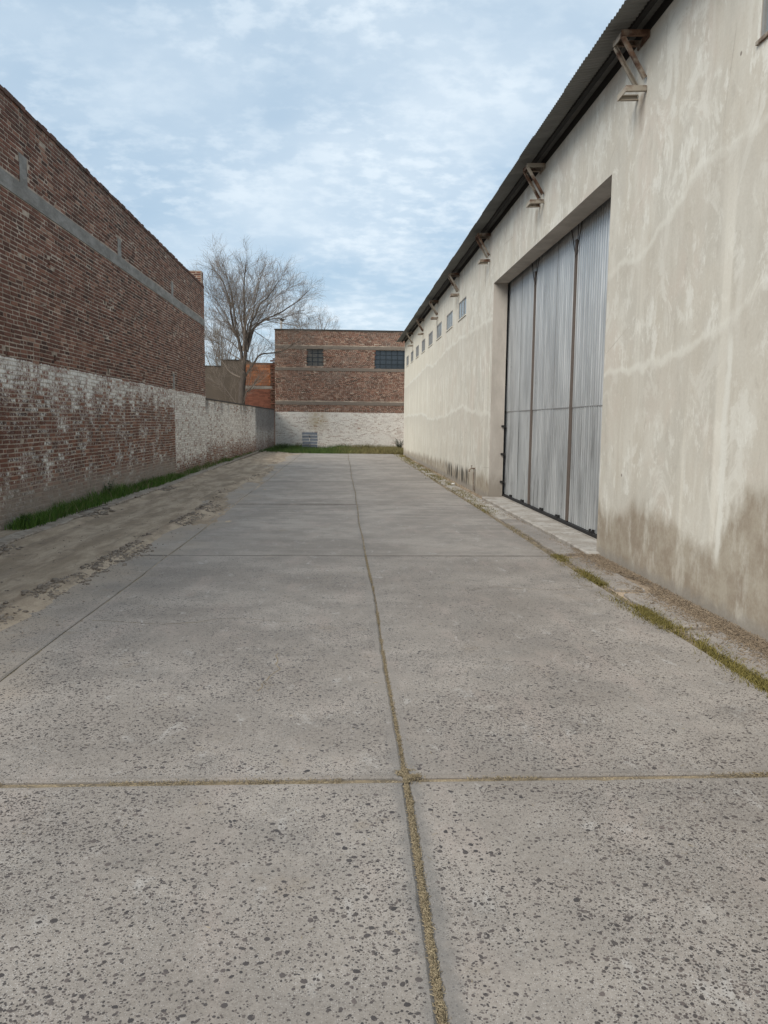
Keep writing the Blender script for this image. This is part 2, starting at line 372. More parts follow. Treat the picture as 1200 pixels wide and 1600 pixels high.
def m_stucco(t):
    p = t.pos(); x, y, z = t.sep(p)
    streak = t.noise(t.xyz(t.mul(x, 1.), t.mul(y, 1.7), t.mul(z, .55)), 1.5, 5., .62)
    streak2 = t.noise(t.xyz(t.mul(x, 1.), t.mul(y, 1.), t.mul(z, .10)), 5.5, 3., .6)
    blot = t.noise(t.xyz(x, y, t.mul(z, .65)), 1.25, 5., .62, .4); low = t.noise(p, .33, 3., .5); mid = t.noise(p, 2.6, 5., .65); fine = t.noise(p, 38., 4., .65)
    c = t.mix(t.ss(streak, .36, .64), (0.541, 0.507, 0.437), (0.613, 0.591, 0.526))
    c = t.mix(t.ss(blot, .42, .62, 0., .7), c, (0.510, 0.489, 0.432))
    c = t.mix(t.ss(t.noise(p, .9, 4., .6), .50, .66, 0., .6), c, (0.573, 0.517, 0.451))
    trow = t.noise(t.xyz(x, y, t.mul(z, .8)), 2.0, 7., .72, .9)
    c = t.mix(t.ss(trow, .52, .60, 0., .6), c, (0.695, 0.684, 0.625))
    c = t.mix(t.ss(t.noise(t.xyz(x, t.mul(y, 1.4), t.mul(z, .7)), 2.6, 7., .74), .55, .63, 0., .6), c, (0.739, 0.735, 0.681))
    c = t.mix(t.ss(t.noise(t.xyz(x, t.mul(y, 1.3), t.mul(z, .75)), 3.4, 6., .72), .56, .64, 0., .45), c, (0.450, 0.419, 0.362))
    c = t.mix(t.ss(streak2, .56, .68, 0., .35), c, (0.668, 0.652, 0.592))
    c = t.mix(t.ss(y, 17., 34., 0., .45), c, (0.722, 0.670, 0.541))  # warm light on the far stretch, put into the plaster colour
    crk = t.ss(t.vor(p, .42, feat='DISTANCE_TO_EDGE'), .0015, .004, .35, 0.)
    c = t.mix(t.mul(crk, t.ss(t.noise(p, .7, 3., .5), .5, .6)), c, (.30, .26, .22))
    # thin pale runs down the far half
    run = t.noise(t.xyz(0., t.mul(y, 1.), t.mul(z, .03)), 2.4, 2., .5)
    c = t.mix(t.mul(t.ss(run, .60, .66), t.ss(z, 4.0, 3.4, 0., .55)), c, (0.739, 0.716, 0.639))
    # day joints of the plaster
    jit = t.mul(t.sub(t.noise(p, 1.7, 5., .6), .5), .42)
    yn = t.m('DIVIDE', y, 42.)
    curves = [[(0, 3.9), (6.05, 3.88), (6.9, 3.92), (7.35, 3.85), (7.75, 3.61), (8.4, 3.41), (9.4, 3.36), (17, 3.84), (21.5, 3.88), (24.1, 3.87), (28.2, 3.62), (29.9, 3.81), (33.1, 3.65), (39, 3.47), (42, 3.4)],
              [(0, 2.9), (5.9, 2.69), (6.57, 2.47), (7.44, 2.30), (8.4, 2.22), (9.5, 2.17), (17, 1.78), (19.1, 1.93), (21, 2.06), (22.2, 2.01), (25.4, 1.82), (28.7, 1.77), (31.5, 2.01), (34.3, 1.99), (42, 1.98)],
              [(0, 1.1), (5.7, 1.16), (6.2, 1.12), (6.45, .70), (6.96, .68), (7.4, .78), (7.97, .88), (8.5, .76), (9.5, .74), (16, .6), (20, .51), (25, .53), (40, .38), (42, .36)]]
    for i, cu in enumerate(curves):
        s = t.mul(t.curve(yn, [(a/42, b/6) for a, b in cu]), 6.)
        dd = t.add(t.sub(z, s), jit)
        if i < 2:
            side = t.ss(dd, -.9, -.02, 0., .38); side = t.mul(side, t.ss(dd, -.02, .02, 1., 0.))
            c = t.mix(side, c, (0.496, 0.465, 0.405))
        amp = (0.541, 0.558, 0.000)[i]
        pk = t.mul(t.ss(t.m('ABSOLUTE', dd), .008, .075, 1., 0.), t.ss(t.noise(p, .8, 3., .5), .30, .55, .25, amp)) if amp else None
        if pk is not None: c = t.mix(pk, c, (0.722, 0.713, 0.648))
        if i == 2:
            h = t.add(dd, t.mul(t.sub(streak, .5), .5))
            c = t.mix(t.mul(t.ss(h, -.24, .02, .9, 0.), t.ss(t.noise(t.xyz(x, t.mul(y, 2.), t.mul(z, .8)), 2.2, 6., .7), .66, .48, .5, 1.)), c, t.mix(t.ss(t.noise(p, 3.3, 6., .7), .35, .65), (.27, .22, .165), (0.378, 0.335, 0.268)))
    # upright day joint on the near stretch
    vy = t.m('ABSOLUTE', t.add(t.sub(y, 6.45), t.mul(t.sub(t.noise(t.scl(p, (1, 1, 1)), 1.3, 4., .6), .5), .22)))
    c = t.mix(t.mul(t.ss(vy, .015, .07, .75, 0.), t.mul(t.ss(z, .35, .6), t.ss(z, 2.5, 2.2))), c, (0.722, 0.716, 0.658))
    # splash and mould near the ground
    foot = t.ss(t.add(z, t.mul(t.sub(t.noise(p, 6., 4., .6), .5), .22)), .05, .16, .75, 0.)
    c = t.mix(foot, c, t.mix(mid, (.20, .185, .165), (.37, .34, .30)))
    sp = t.ss(t.noise(t.xyz(x, t.mul(y, 2.2), t.mul(z, .5)), 2.0, 4., .6), .46, .58)
    mould = t.mul(sp, t.mul(t.mul(t.ss(y, 19.3, 20.2), t.ss(y, 24.8, 23.6)), t.mul(t.ss(z, .02, .14), t.ss(z, .55, .38))))
    c = t.mix(t.mul(mould, .9), c, (.045, .042, .035))
    drip = t.mul(t.ss(t.m('ABSOLUTE', t.sub(y, 18.70)), .02, .10, .8, 0.), t.ss(z, .60, .5))
    c = t.mix(drip, c, (.10, .075, .055))
    # rust runs under the bracket stubs
    ph = t.m('ABSOLUTE', t.sub(t.m('FLOORED_MODULO', t.sub(y, 8.6), 4.62), .08))
    rust = t.mul(t.ss(ph, .02, .16, .55, 0.), t.mul(t.ss(z, 5.16, 5.10), t.ss(t.add(z, t.mul(t.sub(mid, .5), .8)), 4.55, 5.1)))
    c = t.mix(rust, c, (.22, .165, .12))
    # chips
    ch = t.mul(t.ss(t.vor(p, 2.6), .03, .06, 1., 0.), t.ss(t.sep(t.vor(p, 2.6, 'Color'))[1], .86, .88))
    c = t.mix(t.mul(ch, .8), c, (.16, .13, .11))
    c = t.mix(.30, c, t.mix(fine, (.1,)*3, (.9,)*3), 'SOFT_LIGHT')
    h = t.add(t.mul(mid, 1.2), t.mul(fine, .25))
    return {'Base Color': c, 'Roughness': .93, 'Normal': t.bump(h, .30, .012)}
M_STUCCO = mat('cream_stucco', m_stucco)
def m_reveal(t):
    p = t.pos(); x, y, z = t.sep(p); n = t.noise(t.scl(p, (1, 1, .4)), 2.4, 5., .65); f = t.noise(p, 40., 4.)
    c = t.mix(t.ss(n, .35, .68), (.40, .365, .325), (.52, .48, .43)); c = t.mix(t.ss(t.add(z, t.mul(t.sub(n, .5), .5)), .2, .6, .7, 0.), c, (.22, .19, .155))
    return {'Base Color': c, 'Normal': t.bump(f, .3, .006)}
M_REVEAL = mat('grey_reveal_render', m_reveal)
def m_galv(t):
    p = t.pos(); x, y, z = t.sep(p); a = t.attr('tint')
    n = t.noise(t.scl(p, (1, 1, .12)), 5., 5., .65); sp = t.noise(p, 2.2, 5., .65); f = t.noise(t.scl(p, (1, 1, .3)), 40., 3.)
    c = t.mix(t.ss(n, .33, .70), (.45, .475, .49), (.62, .645, .655)); c = t.mix(t.mul(a, .35), c, (.46, .475, .495))
    dirt = t.mul(t.ss(t.noise(t.scl(p, (1, 1.5, .22)), 3.2, 5., .7), .48, .66), t.ss(z, 3.0, .3, .08, .6)); c = t.mix(dirt, c, (.15, .155, .16))
    return {'Base Color': c, 'Metallic': .55, 'Roughness': t.lin(n, .3, .7, .27, .42), 'Normal': t.bump(t.add(t.mul(f, .08), t.noise(t.scl(p, (1, 1.6, .5)), 1.7, 3., .5)), .25, .02)}
M_GALV = mat('galvanised_sheet', m_galv)
def m_roof(t):
    p = t.pos(); n = t.noise(t.scl(p, (.5, 1, 1)), 6., 5., .65); a = t.attr('tint'); b = t.noise(p, 1.2, 4., .6)
    c = t.mix(n, (.125, .127, .122), (.26, .26, .25)); c = t.mix(t.mul(a, .5), c, (.10, .105, .105)); c = t.mix(t.ss(b, .55, .75, 0., .4), c, (.22, .19, .15))
    return {'Base Color': c, 'Metallic': .2, 'Roughness': .65}
M_ROOF = mat('weathered_roof_iron', m_roof)
def m_rust(t):
    p = t.pos(); n = t.noise(p, 9., 5., .65); b = t.noise(p, 3., 4., .6)
    c = t.mix(t.ss(n, .35, .65), (.075, .038, .025), (.17, .105, .07)); c = t.mix(t.ss(b, .42, .58, 0., .9), c, (.36, .325, .27))
    return {'Base Color': c, 'Roughness': .9, 'Normal': t.bump(n, .4, .004)}
M_RUST = mat('rusty_steel', m_rust)
def flat(c, rough=.8, metal=0., spec=.3):
    def f(t):
        n = t.noise(t.pos(), 14., 4., .6)
        return {'Base Color': t.mix(n, tuple(v*.75 for v in c), tuple(v*1.25 for v in c)), 'Roughness': rough, 'Metallic': metal, 'Specular IOR Level': spec}
    return f
M_DARK = mat('dark_steel', flat((.022, .021, .021), .75)); M_BROWNBAR = mat('brown_painted_steel', flat((.13, .105, .09), .6))
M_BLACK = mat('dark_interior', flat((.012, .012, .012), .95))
M_PANE = mat('dusty_glass', flat((.23, .265, .285), .22, 0., .6)); M_DPANE = mat('dark_glass', flat((.04, .05, .06), .16, 0., .6))
M_DUSTY = mat('dusty_dark_glass', flat((.095, .092, .085), .4, 0., .4)); M_GFRAME = mat('grey_window_frame', flat((.27, .27, .26), .7)); M_WFRAME = mat('dark_window_frame', flat((.022, .03, .036), .6))
M_BLOCK = mat('grey_cement_block', m_tinted((.07, .08, .10), (.21, .235, .27), .95)); M_PIPE = mat('pale_pipe', flat((.55, .54, .52), .7))
M_WHITE = mat('pale_scrap', flat((.6, .58, .54), .9)); M_EARTH = mat('bare_earth', m_soil)
M_WEED = mat('weed_leaf', m_tinted((.015, .045, .012), (.05, .11, .025), .6)); M_SHRUB = mat('dark_shrub_leaf', m_tinted((.012, .022, .010), (.05, .07, .03), .7))

# ------------------------------------------------------------------ setting: ground, pavement, kerb
g = MB(); g.face([(-900,-300,-.09),(900,-300,-.09),(900,1500,-.09),(-900,1500,-.09)]); obj('ground', g, M_EARTH, kind='structure')
pv = MB(); pv.face([(-4.3,-6,-.012),(2.66,-6,-.012),(2.66,41.6,-.012),(-4.3,41.6,-.012)])
pavement = obj('pavement', pv, M_JOINT, kind='structure')
XJ = [-4.28, -2.09, .292, 2.60]; YJ = [-2.63, 3.40, 9.44, 15.5, 21.6, 27.65, 33.7, 41.5]
def joint_x(i, y):      # the long joints wander a little
    return XJ[i] + .010*math.sin(y*.55+i*2) + (.0 if i in (0, 3) else .006*math.sin(y*1.7+i)) + (.10*max(0, y-20)/20 if i == 3 else 0)
def slab(x0, x1, y0, y1, ix, iy):
    step = .05 if y0 < 9 else .25
    gap = .010 if y0 < 3 else .0065
    def edge(a, b, n, outw, gp):
        out = []
        for k in range(n):
            u = k/n; x = a[0]+(b[0]-a[0])*u; y = a[1]+(b[1]-a[1])*u
            e = float(fbm(x*9+ix*3.1, y*9+iy*1.7, 5, 3))-.5; ch = max(0., float(vnoise(x*5+ix, y*5+iy*2, 9))-.80)
            kk = 1. if y0 < 3 else .5
            j = -gp - (abs(e)*.018 + ch*.07)*kk
            out.append((x+outw[0]*j, y+outw[1]*j))
        return out
    ny = max(2, int((y1-y0)/step)); nx = max(2, int((x1-x0)/step)); P = []
    gy = .016
    P += edge((x0,y0),(x1,y0),nx,(0,-1),gy if iy else 0.); 
    r = edge((0,y0),(0,y1),ny,(1,0),gap); P += [(joint_x(ix+1,y)+a, y) for a, y in r]
    P += edge((x1,y1),(x0,y1),nx,(0,1),gy if iy == 0 else .022)
    l = edge((0,y1),(0,y0),ny,(-1,0),gap); P += [(joint_x(ix,y)+a, y) for a, y in l]
    cx = (x0+x1)/2; cy = (y0+y1)/2; mb = MB(); n = len(P)
    dz = .0035*math.sin(ix*5+iy*3)
    inn = [(x+(.012 if x < cx else -.012)*(abs(x-cx) > (x1-x0)*.5-.12), y+(.012 if y < cy else -.012)*(abs(y-cy) > (y1-y0)*.5-.12)) for x, y in P]
    mb.v = [(x,y,-.045) for x,y in P] + [(x,y,-.008+dz) for x,y in P] + [(x,y,dz) for x,y in inn]
    for k in range(n):
        k2 = (k+1) % n
        mb.f.append((k,k2,n+k2,n+k)); mb.f.append((n+k,n+k2,2*n+k2,2*n+k))
    mb.f.append(tuple(range(2*n,3*n))); mb.tint = [random.random()]*len(mb.f); mb.mi = [0]*len(mb.f)
    return obj('slab', mb, M_CONC, pavement), dz
SLABS = {}
for iy in range(len(YJ)-1):
    for ix in range(3): SLABS[ix, iy] = slab(XJ[ix], XJ[ix+1], YJ[iy], YJ[iy+1], ix, iy)

# hairline cracks wandering across two slabs
def crack(ix, iy, pts, wd):
    so_, dz = SLABS[ix, iy]; mb = MB(); P = []
    for (x0, y0), (x1, y1) in zip(pts[:-1], pts[1:]):
        for k in range(6): u = k/6; P.append((x0+(x1-x0)*u+random.gauss(0,.012), y0+(y1-y0)*u+random.gauss(0,.012)))
    for a, b in zip(P[:-1], P[1:]):
        d_ = Vector((b[0]-a[0], b[1]-a[1], 0)).normalized(); n_ = Vector((-d_.y, d_.x, 0))*wd*random.uniform(.3, 1)
        mb.face([(a[0]-n_.x, a[1]-n_.y, dz+.0012), (b[0]-n_.x, b[1]-n_.y, dz+.0012), (b[0]+n_.x, b[1]+n_.y, dz+.0012), (a[0]+n_.x, a[1]+n_.y, dz+.0012)], .1)
    obj('crack', mb, M_JOINT, so_)
crack(1, 1, [(-.46, 5.35), (-.40, 5.0), (-.47, 4.75), (-.50, 4.55)], .004)
crack(1, 1, [(-2.0, 6.3), (-1.4, 6.15), (-.9, 6.35), (-.3, 6.2)], .004)
crack(2, 1, [(2.5, 7.6), (2.0, 7.45), (1.5, 7.6), (1.1, 7.4)], .004)
crack(2, 0, [(2.2, 2.9), (1.9, 2.7), (1.75, 2.3)], .002)
# worn pebbles set in the near slabs: real low domes, one heap per slab
def pebbles(ix, iy, dens, rmin, y_lo, y_hi):
    so_, dz = SLABS[ix, iy]; x0, x1 = XJ[ix]+.05, XJ[ix+1]-.05; y0, y1 = max(YJ[iy]+.06, y_lo), min(YJ[iy+1]-.06, y_hi)
    if y1 <= y0: return None
    n = int((x1-x0)*(y1-y0)*dens*2); x = RNG.uniform(x0, x1, n); y = RNG.uniform(y0, y1, n)
    keep = (x > -.52*y-1.0) & (x < .56*y+1.0)
    d = fbm(x*1.7, y*1.7, 21, 4)*.7 + fbm(x*6, y*6, 31, 2)*.3
    keep &= RNG.uniform(0, 1, n) < np.clip((d-.22)*2.4, .14, 1)*np.interp(y, [3.4, 7, 9.5], [1, .6, .35]); x, y = x[keep], y[keep]; n = len(x)
    r = np.clip(np.exp(RNG.normal(math.log(rmin), .46, n)), rmin*.5, .0135)
    K = 7; a = np.linspace(0, 2*np.pi, K, endpoint=False)[None]; rot = RNG.uniform(0, np.pi, n)[:, None]
    asp = RNG.uniform(.5, .95, n)[:, None]; rr = r[:, None]*RNG.uniform(.82, 1.12, (n, K))
    lx = rr*np.cos(a); ly = rr*np.sin(a)*asp; X = x[:, None]+lx*np.cos(rot)-ly*np.sin(rot); Y = y[:, None]+lx*np.sin(rot)+ly*np.cos(rot)
    V = np.zeros((n, K+1, 3)); V[:, :K, 0] = X; V[:, :K, 1] = Y; V[:, :K, 2] = dz+.0004; V[:, K] = np.stack([x, y, np.full(n, dz)+.0009+r*.06], 1)
    i = np.arange(K); tri = np.stack([i, (i+1) % K, np.full(K, K)], 1); Fc = (np.arange(n)[:, None, None]*(K+1)+tri[None]).reshape(-1, 3)
    tint = np.repeat(np.clip(RNG.beta(1.3, 2.6, n), 0, 1), K+1)
    return npobj('pebbles', V.reshape(-1, 3), [Fc], tint, M_PEBBLE, so_, 'stuff')
for ix in range(3):
    pebbles(ix, 0, 3000, .0035, 1.0, 3.4); pebbles(ix, 1, 2100, .0039, 3.4, 9.44)

# narrow strip of worn concrete along the warehouse, in pieces
strip = MB(); strip.face([(2.60,-6,-.03),(3.18,-6,-.03),(3.18,41.2,-.03),(2.60,41.2,-.03)])
path = obj('path', strip, M_SOIL, kind='structure')
def rough_slab(name, parent, x0, x1, y0, y1, zt, m, seed, zb=-.06, step=.12, amp=.03):
    mb = MB(); P = []
    for (a, b) in (((x0,y0),(x1,y0)),((x1,y0),(x1,y1)),((x1,y1),(x0,y1)),((x0,y1),(x0,y0))):
        L = math.dist(a, b); n = max(2, int(L/step))
        for k in range(n):
            u = k/n; x = a[0]+(b[0]-a[0])*u; y = a[1]+(b[1]-a[1])*u
            P.append((x+amp*(float(fbm(x*7, y*4, seed, 3))-.5)*2, y+amp*(float(fbm(x*4, y*7, seed+5, 3))-.5)*2))
    n = len(P); cx = (x0+x1)/2; cy = (y0+y1)/2
    ins = [(x+(cx-x)*.10, y+(.02 if y < cy else -.02)*(abs(y-cy) > (y1-y0)*.5-.06)) for x, y in P]
    zz = [zt+.012*(float(fbm(x*3, y*3, seed+9, 2))-.5) for x, y in ins]
    mb.v = [(x,y,zb) for x,y in P]+[(x,y,zt-.014) for x,y in P]+[(x,y,z) for (x,y),z in zip(ins, zz)]
    for k in range(n):
        k2 = (k+1) % n; mb.f += [(k,k2,n+k2,n+k),(n+k,n+k2,2*n+k2,2*n+k)]
    mb.f.append(tuple(range(2*n,3*n))); mb.tint = [random.random()]*len(mb.f); mb.mi = [0]*len(mb.f)
    return obj(name, mb, m, parent)
for y0, y1 in ((-3, 2.2), (2.25, 4.4), (4.46, 5.95), (6.05, 7.3), (7.5, 9.35), (9.6, 13.2), (13.3, 15.2), (15.4, 18.6), (18.8, 24), (24.2, 31), (31.2, 40.8)):
    w_ = 3.0 if y0 < 9.5 else (3.0 if y0 < 13.25 else 3.0)
    rough_slab('slab', path, 2.70, w_, y0, y1, .006 if y0 < 9.5 or y0 > 13.2 else .012, M_OLDC if y0 > 13.2 else M_CONC, int(y0*7)+50)

# left kerb: a rough run of mortar-faced kerb pieces, and the earth bed behind it
bed = MB(); bed.face([(-4.8,-2,.05),(-4.3,-2,.05),(-4.3,44.5,.05),(-4.8,44.5,.05)]); obj('soil', bed, M_SOIL, kind='structure')
kerb = MB()
kerb.box((-4.40,-2,-.09),(-4.32,44,.02)); kerb = obj('kerb', kerb, M_KERB, kind='structure')
ky = 1.0
while ky < 43.5:
    L = random.uniform(.9, 2.1); k0 = -4.42 - max(0, ky-22)*.013
    rough_slab('kerb_piece', kerb, k0, k0+.26, ky, ky+L-.015, .080+random.uniform(-.015,.015), M_KERB, int(ky*11), zb=-.08, amp=.05); ky += L
# dry soil washed over the left lane
nx_, ny_ = 60, 330; xs = np.linspace(-4.22, -1.75, nx_); ys = np.linspace(0, 43, ny_); GX, GY = np.meshgrid(xs, ys)
edge_x = np.interp(GY, [0, 6.5, 9.4, 11.2, 14, 17.9, 20, 26, 43], [-2.85, -2.8, -2.62, -2.66, -2.45, -2.7, -2.75, -2.45, -2.9])
side = np.clip((edge_x-GX)/.5, -1, 1)
GZ = side*.020 + (fbm(GX*2.2, GY*.45, 3)-.5)*.05 + (fbm(GX*7, GY*7, 8, 3)-.5)*.018
ridge = np.exp(-((GX-edge_x)/.10)**2)*np.interp(GY, [5, 7, 10, 14.5, 15.5, 30], [.015, .03, .05, .07, .02, .01])*(.4+fbm(GX*4, GY*4, 19, 3))
GZ = GZ + ridge + np.exp(-((GX+4.10)/.12)**2)*.05*(.3+fbm(GX*5, GY*5, 41, 3)) + .004
q = np.arange((ny_-1)*nx_).reshape(ny_-1, nx_)[:, :-1].reshape(-1); quads = np.stack([q, q+1, q+nx_+1, q+nx_], 1)
dirt = npobj('dirt', np.stack([GX, GY, GZ], -1).reshape(-1, 3), [quads], None, M_SOIL, None, 'structure')
dirt.data.polygons.foreach_set('use_smooth', [True]*len(dirt.data.polygons))
def lumps(name, P, S, m, kind='stuff', parent=None, squash=.6):
    base = np.array([(1,0,0),(-1,0,0),(0,1,0),(0,-1,0),(0,0,1),(0,0,-1)], float)
    mids = []; fs = []; cache = {}
    def mid(a, b):
        k = (min(a,b), max(a,b))
        if k not in cache:
            v = base[a]+base[b]; mids.append(v/np.linalg.norm(v)); cache[k] = 6+len(mids)-1
        return cache[k]
    for a, b, c in ((0,2,4),(2,1,4),(1,3,4),(3,0,4),(2,0,5),(1,2,5),(3,1,5),(0,3,5)):
        ab, bc, ca = mid(a,b), mid(b,c), mid(c,a); fs += [(a,ab,ca),(ab,b,bc),(ca,bc,c),(ab,bc,ca)]
    B = np.vstack([base, np.array(mids)]); n = len(P); k = len(B)
    V = B[None]*RNG.uniform(.62, 1.25, (n, k, 1))*S[:, None, None]*np.stack([RNG.uniform(.7,1.5,n), RNG.uniform(.7,1.5,n), np.full(n, squash)], 1)[:, None, :]
    a = RNG.uniform(0, 6.3, n); c, s = np.cos(a)[:, None], np.sin(a)[:, None]
    V = np.stack([V[...,0]*c-V[...,1]*s, V[...,0]*s+V[...,1]*c, V[...,2]], -1)+P[:, None, :]
    Fc = (np.arange(n)[:, None, None]*k+np.array(fs)[None]).reshape(-1, 3)
    return npobj(name, V.reshape(-1, 3), [Fc], np.repeat(RNG.uniform(0, 1, n), k), m, parent, kind)
def dirt_z(x, y):
    i = np.clip(np.searchsorted(ys, y), 0, ny_-1); j = np.clip(np.searchsorted(xs, x), 0, nx_-1); return np.maximum(GZ[i, j], 0)
y = np.concatenate([RNG.uniform(6.0, 15.2, 2300), RNG.uniform(9, 15, 1800), RNG.uniform(15, 32, 500)]); ex = np.interp(y, [0, 6.5, 9.4, 11.2, 14, 17.9, 20, 26, 43], [-2.85, -2.8, -2.62, -2.66, -2.45, -2.7, -2.75, -2.45, -2.9])
x = ex+RNG.normal(0, .085, len(y))+.02
keep = fbm(x*1.2, y*1.6, 77, 3) > .44; x, y = x[keep], y[keep]; s = np.clip(np.exp(RNG.normal(math.log(.0095), .5, len(x))), .004, .032)
P1 = np.stack([x, y, dirt_z(x, y)+s*.2], 1); S1 = s
y = RNG.uniform(7, 19, 3200); x = -4.08+RNG.normal(0, .07, len(y)); keep = fbm(x*1.5, y*1.1, 55, 3) > .45; x, y = x[keep], y[keep]
s = np.clip(np.exp(RNG.normal(math.log(.011), .6, len(x))), .004, .045); P2 = np.stack([x, y, dirt_z(x, y)+s*.25], 1); S2 = s
y = RNG.uniform(4, 20, 700); x = RNG.uniform(-4.0, -2.0, 700); s = RNG.uniform(.003, .010, 700); P3 = np.stack([x, y, dirt_z(x, y)+s*.2], 1)
lumps('soil_clods', np.vstack([P1, P2, P3]), np.concatenate([S1, S2, s]), M_CLOD)

# ------------------------------------------------------------------ wall builders
class Fr:      # a wall face: u along it, z up, n out of it
    def __init__(s, o, u, n): s.o = Vector(o); s.u = Vector(u).normalized(); s.n = Vector(n).normalized()
    def p(s, u, z, d=0.): v = s.o + s.u*u + s.n*d; return (v.x, v.y, v.z+z)
def sheet(fr, mb, u0, u1, z0, z1, holes, d=0., depth=.3, mi=0, mir=0, step=None):
    """a wall face with rectangular openings and their reveals"""
    U = sorted({u0, u1, *[h[0] for h in holes], *[h[1] for h in holes]}); Z = sorted({z0, z1, *[h[2] for h in holes], *[h[3] for h in holes]})
    for i in range(len(U)-1):
        for j in range(len(Z)-1):
            cu = (U[i]+U[i+1])/2; cz = (Z[j]+Z[j+1])/2
            if any(h[0] < cu < h[1] and h[2] < cz < h[3] for h in holes): continue
            mb.face([fr.p(U[i],Z[j],d), fr.p(U[i+1],Z[j],d), fr.p(U[i+1],Z[j+1],d), fr.p(U[i],Z[j+1],d)], .5, mi)
    for h in holes:
        a, b, c, e = h[:4]; dp = h[4] if len(h) > 4 else depth
        mb.face([fr.p(a,c,d), fr.p(a,c,d-dp), fr.p(a,e,d-dp), fr.p(a,e,d)], .5, mir); mb.face([fr.p(b,c,d), fr.p(b,e,d), fr.p(b,e,d-dp), fr.p(b,c,d-dp)], .5, mir)
        mb.face([fr.p(a,e,d), fr.p(a,e,d-dp), fr.p(b,e,d-dp), fr.p(b,e,d)], .5, mir); mb.face([fr.p(a,c,d), fr.p(b,c,d), fr.p(b,c,d-dp), fr.p(a,c,d-dp)], .5, mir)
        if len(h) > 5: mb.face([fr.p(a,c,d-dp), fr.p(b,c,d-dp), fr.p(b,e,d-dp), fr.p(a,e,d-dp)], .5, mir)
def lay(u0, u1, z0, z1, skip, head=.28, ch=.066, bl=.252, seed=1):
    """centres and sizes of the bricks of a wall, course by course"""
    rg = random.Random(seed); out = []; z = z0; k = 0
    while z + ch*.8 < z1:
        u = u0 - rg.uniform(0, .24); 
        hz = head(z) if callable(head) else head
        while u < u1:
            L = .124 if rg.random() < hz else bl; L += rg.uniform(-.008, .008)
            a, b = max(u, u0), min(u+L, u1)
            if b-a > .05 and not any(s[0]-.01 < (a+b)/2 < s[1]+.01 and s[2]-.03 < z+ch/2 < s[3]+.03 for s in skip): out.append(((a+b)/2, z+ch/2, b-a, ch))
            u += L
        z += ch; k += 1
    return out
def brick_shape(L, H, rg, proud=.0045):
    w, h = L/2-.0095, H/2-.0070; j = lambda s: rg.uniform(-s, s)
    p = max(.001, proud+j(.004)); i = .005
    back = [(-w+j(.003), -h+j(.003), -.004), (w+j(.003), -h+j(.003), -.004), (w+j(.003), h+j(.003), -.004), (-w+j(.003), h+j(.003), -.004)]
    front = [(-w+i+j(.004), -h+i*.7+j(.003), p+j(.002)), (w-i+j(.004), -h+i*.7+j(.003), p+j(.002)), (w-i+j(.004), h-i*.7+j(.003), p+j(.002)), (-w+i+j(.004), h-i*.7+j(.003), p+j(.002))]
    return back+front, [(4,5,6,7),(0,1,5,4),(1,2,6,5),(2,3,7,6),(3,0,4,7)]
def brickwork(fr, bricks, mb, seed, tshift=0.):
    rg = random.Random(seed)
    for (u, z, L, H) in bricks:
        vs, fs = brick_shape(L, H, rg); dzz = .006*math.sin(u*1.3+z)+.004*math.sin(u*3.1)
        mb.mesh([fr.p(u+a, z+b+dzz, c) for a, b, c in vs], fs, min(1, max(0, rg.gauss(.45, .26)+tshift)))

# ------------------------------------------------------------------ tall brick building on the left
XL = -4.75; YE = 27.85; ZT = 6.2
bld = thing('brick_building', 'tall red brick building lining the left side with concrete band and flaking whitewash low down', 'building', (XL-5, 15, 0))
fl = Fr((XL, 0, 0), (0,1,0), (1,0,0)); U0 = 3.0
band = (U0, YE, 4.83, 5.055)
cols_ = [(12.28, 12.56, 5.055, 5.48), (17.36, 17.62, 5.055, 5.42), (22.58, 22.84, 5.055, 5.44), (22.60, 22.80, 2.50, 2.93)]
holes = [(11.55, 11.68, 2.46, 2.62, .14, 1), (13.42, 13.54, 2.53, 2.66, .14, 1), (13.30, 13.42, 4.03, 4.17, .14, 1), (16.4, 16.52, 2.53, 2.64, .14, 1), (19.2, 19.32, 2.55, 2.65, .14, 1), (16.3, 16.42, 3.9, 4.02, .14, 1), (18.6, 18.72, 3.95, 4.05, .14, 1), (22.9, 23.02, 4.0, 4.1, .14, 1)]
mb = MB(); sheet(fl, mb, U0, YE, -.1, ZT, holes)
obj('mortar_face', mb, MATS['tall_wall'][1], bld)
skip = [band]+cols_+holes
bricks = lay(U0, YE, .0, ZT-.03, skip, head=lambda z: .62 if 1.95 < z < 2.5 else (.42 if z < 2.6 else .40), seed=3)
def look_size(b):      # how large a brick shows in the photograph
    y, z = b[0], b[1]
    px = 538-1230*4.75/y; py = 650-(z-1.6)*1230/y
    if px-3 < 0 or py < 0: return 0
    return b[2]*b[3]/y**3*1e6
order = sorted(range(len(bricks)), key=lambda i: -look_size(bricks[i])); near = set(order[:300])
mb = MB(); brickwork(fl, [b for i, b in enumerate(bricks) if i not in near], mb, 5)
o = obj('bricks', mb, MATS['tall_wall'][0], bld, 'stuff')
rg = random.Random(8); variants = {}
for i in order[:300]:
    u, z, L, H = bricks[i]; key = round(L*50)/50; vi = rg.randrange(9)
    if (key, vi) not in variants:
        m_ = MB(); vs, fs = brick_shape(max(key, .06), H, rg); m_.mesh([(c, a, b) for a, b, c in vs], [f[::1] for f in fs], min(1, max(0, rg.gauss(.45, .22))))
        variants[key, vi] = meshdata('brick', m_, MATS['tall_wall'][0])
    link('brick', variants[key, vi], bld, Vector((XL, u, z+.006*math.sin(u*1.3+z)+.004*math.sin(u*3.1))) - bld.location)
mb = MB(); mb.box((XL-.2, band[0], band[2]), (XL+.014, band[1], band[3])); obj('concrete_band', mb, M_BEAM, bld)
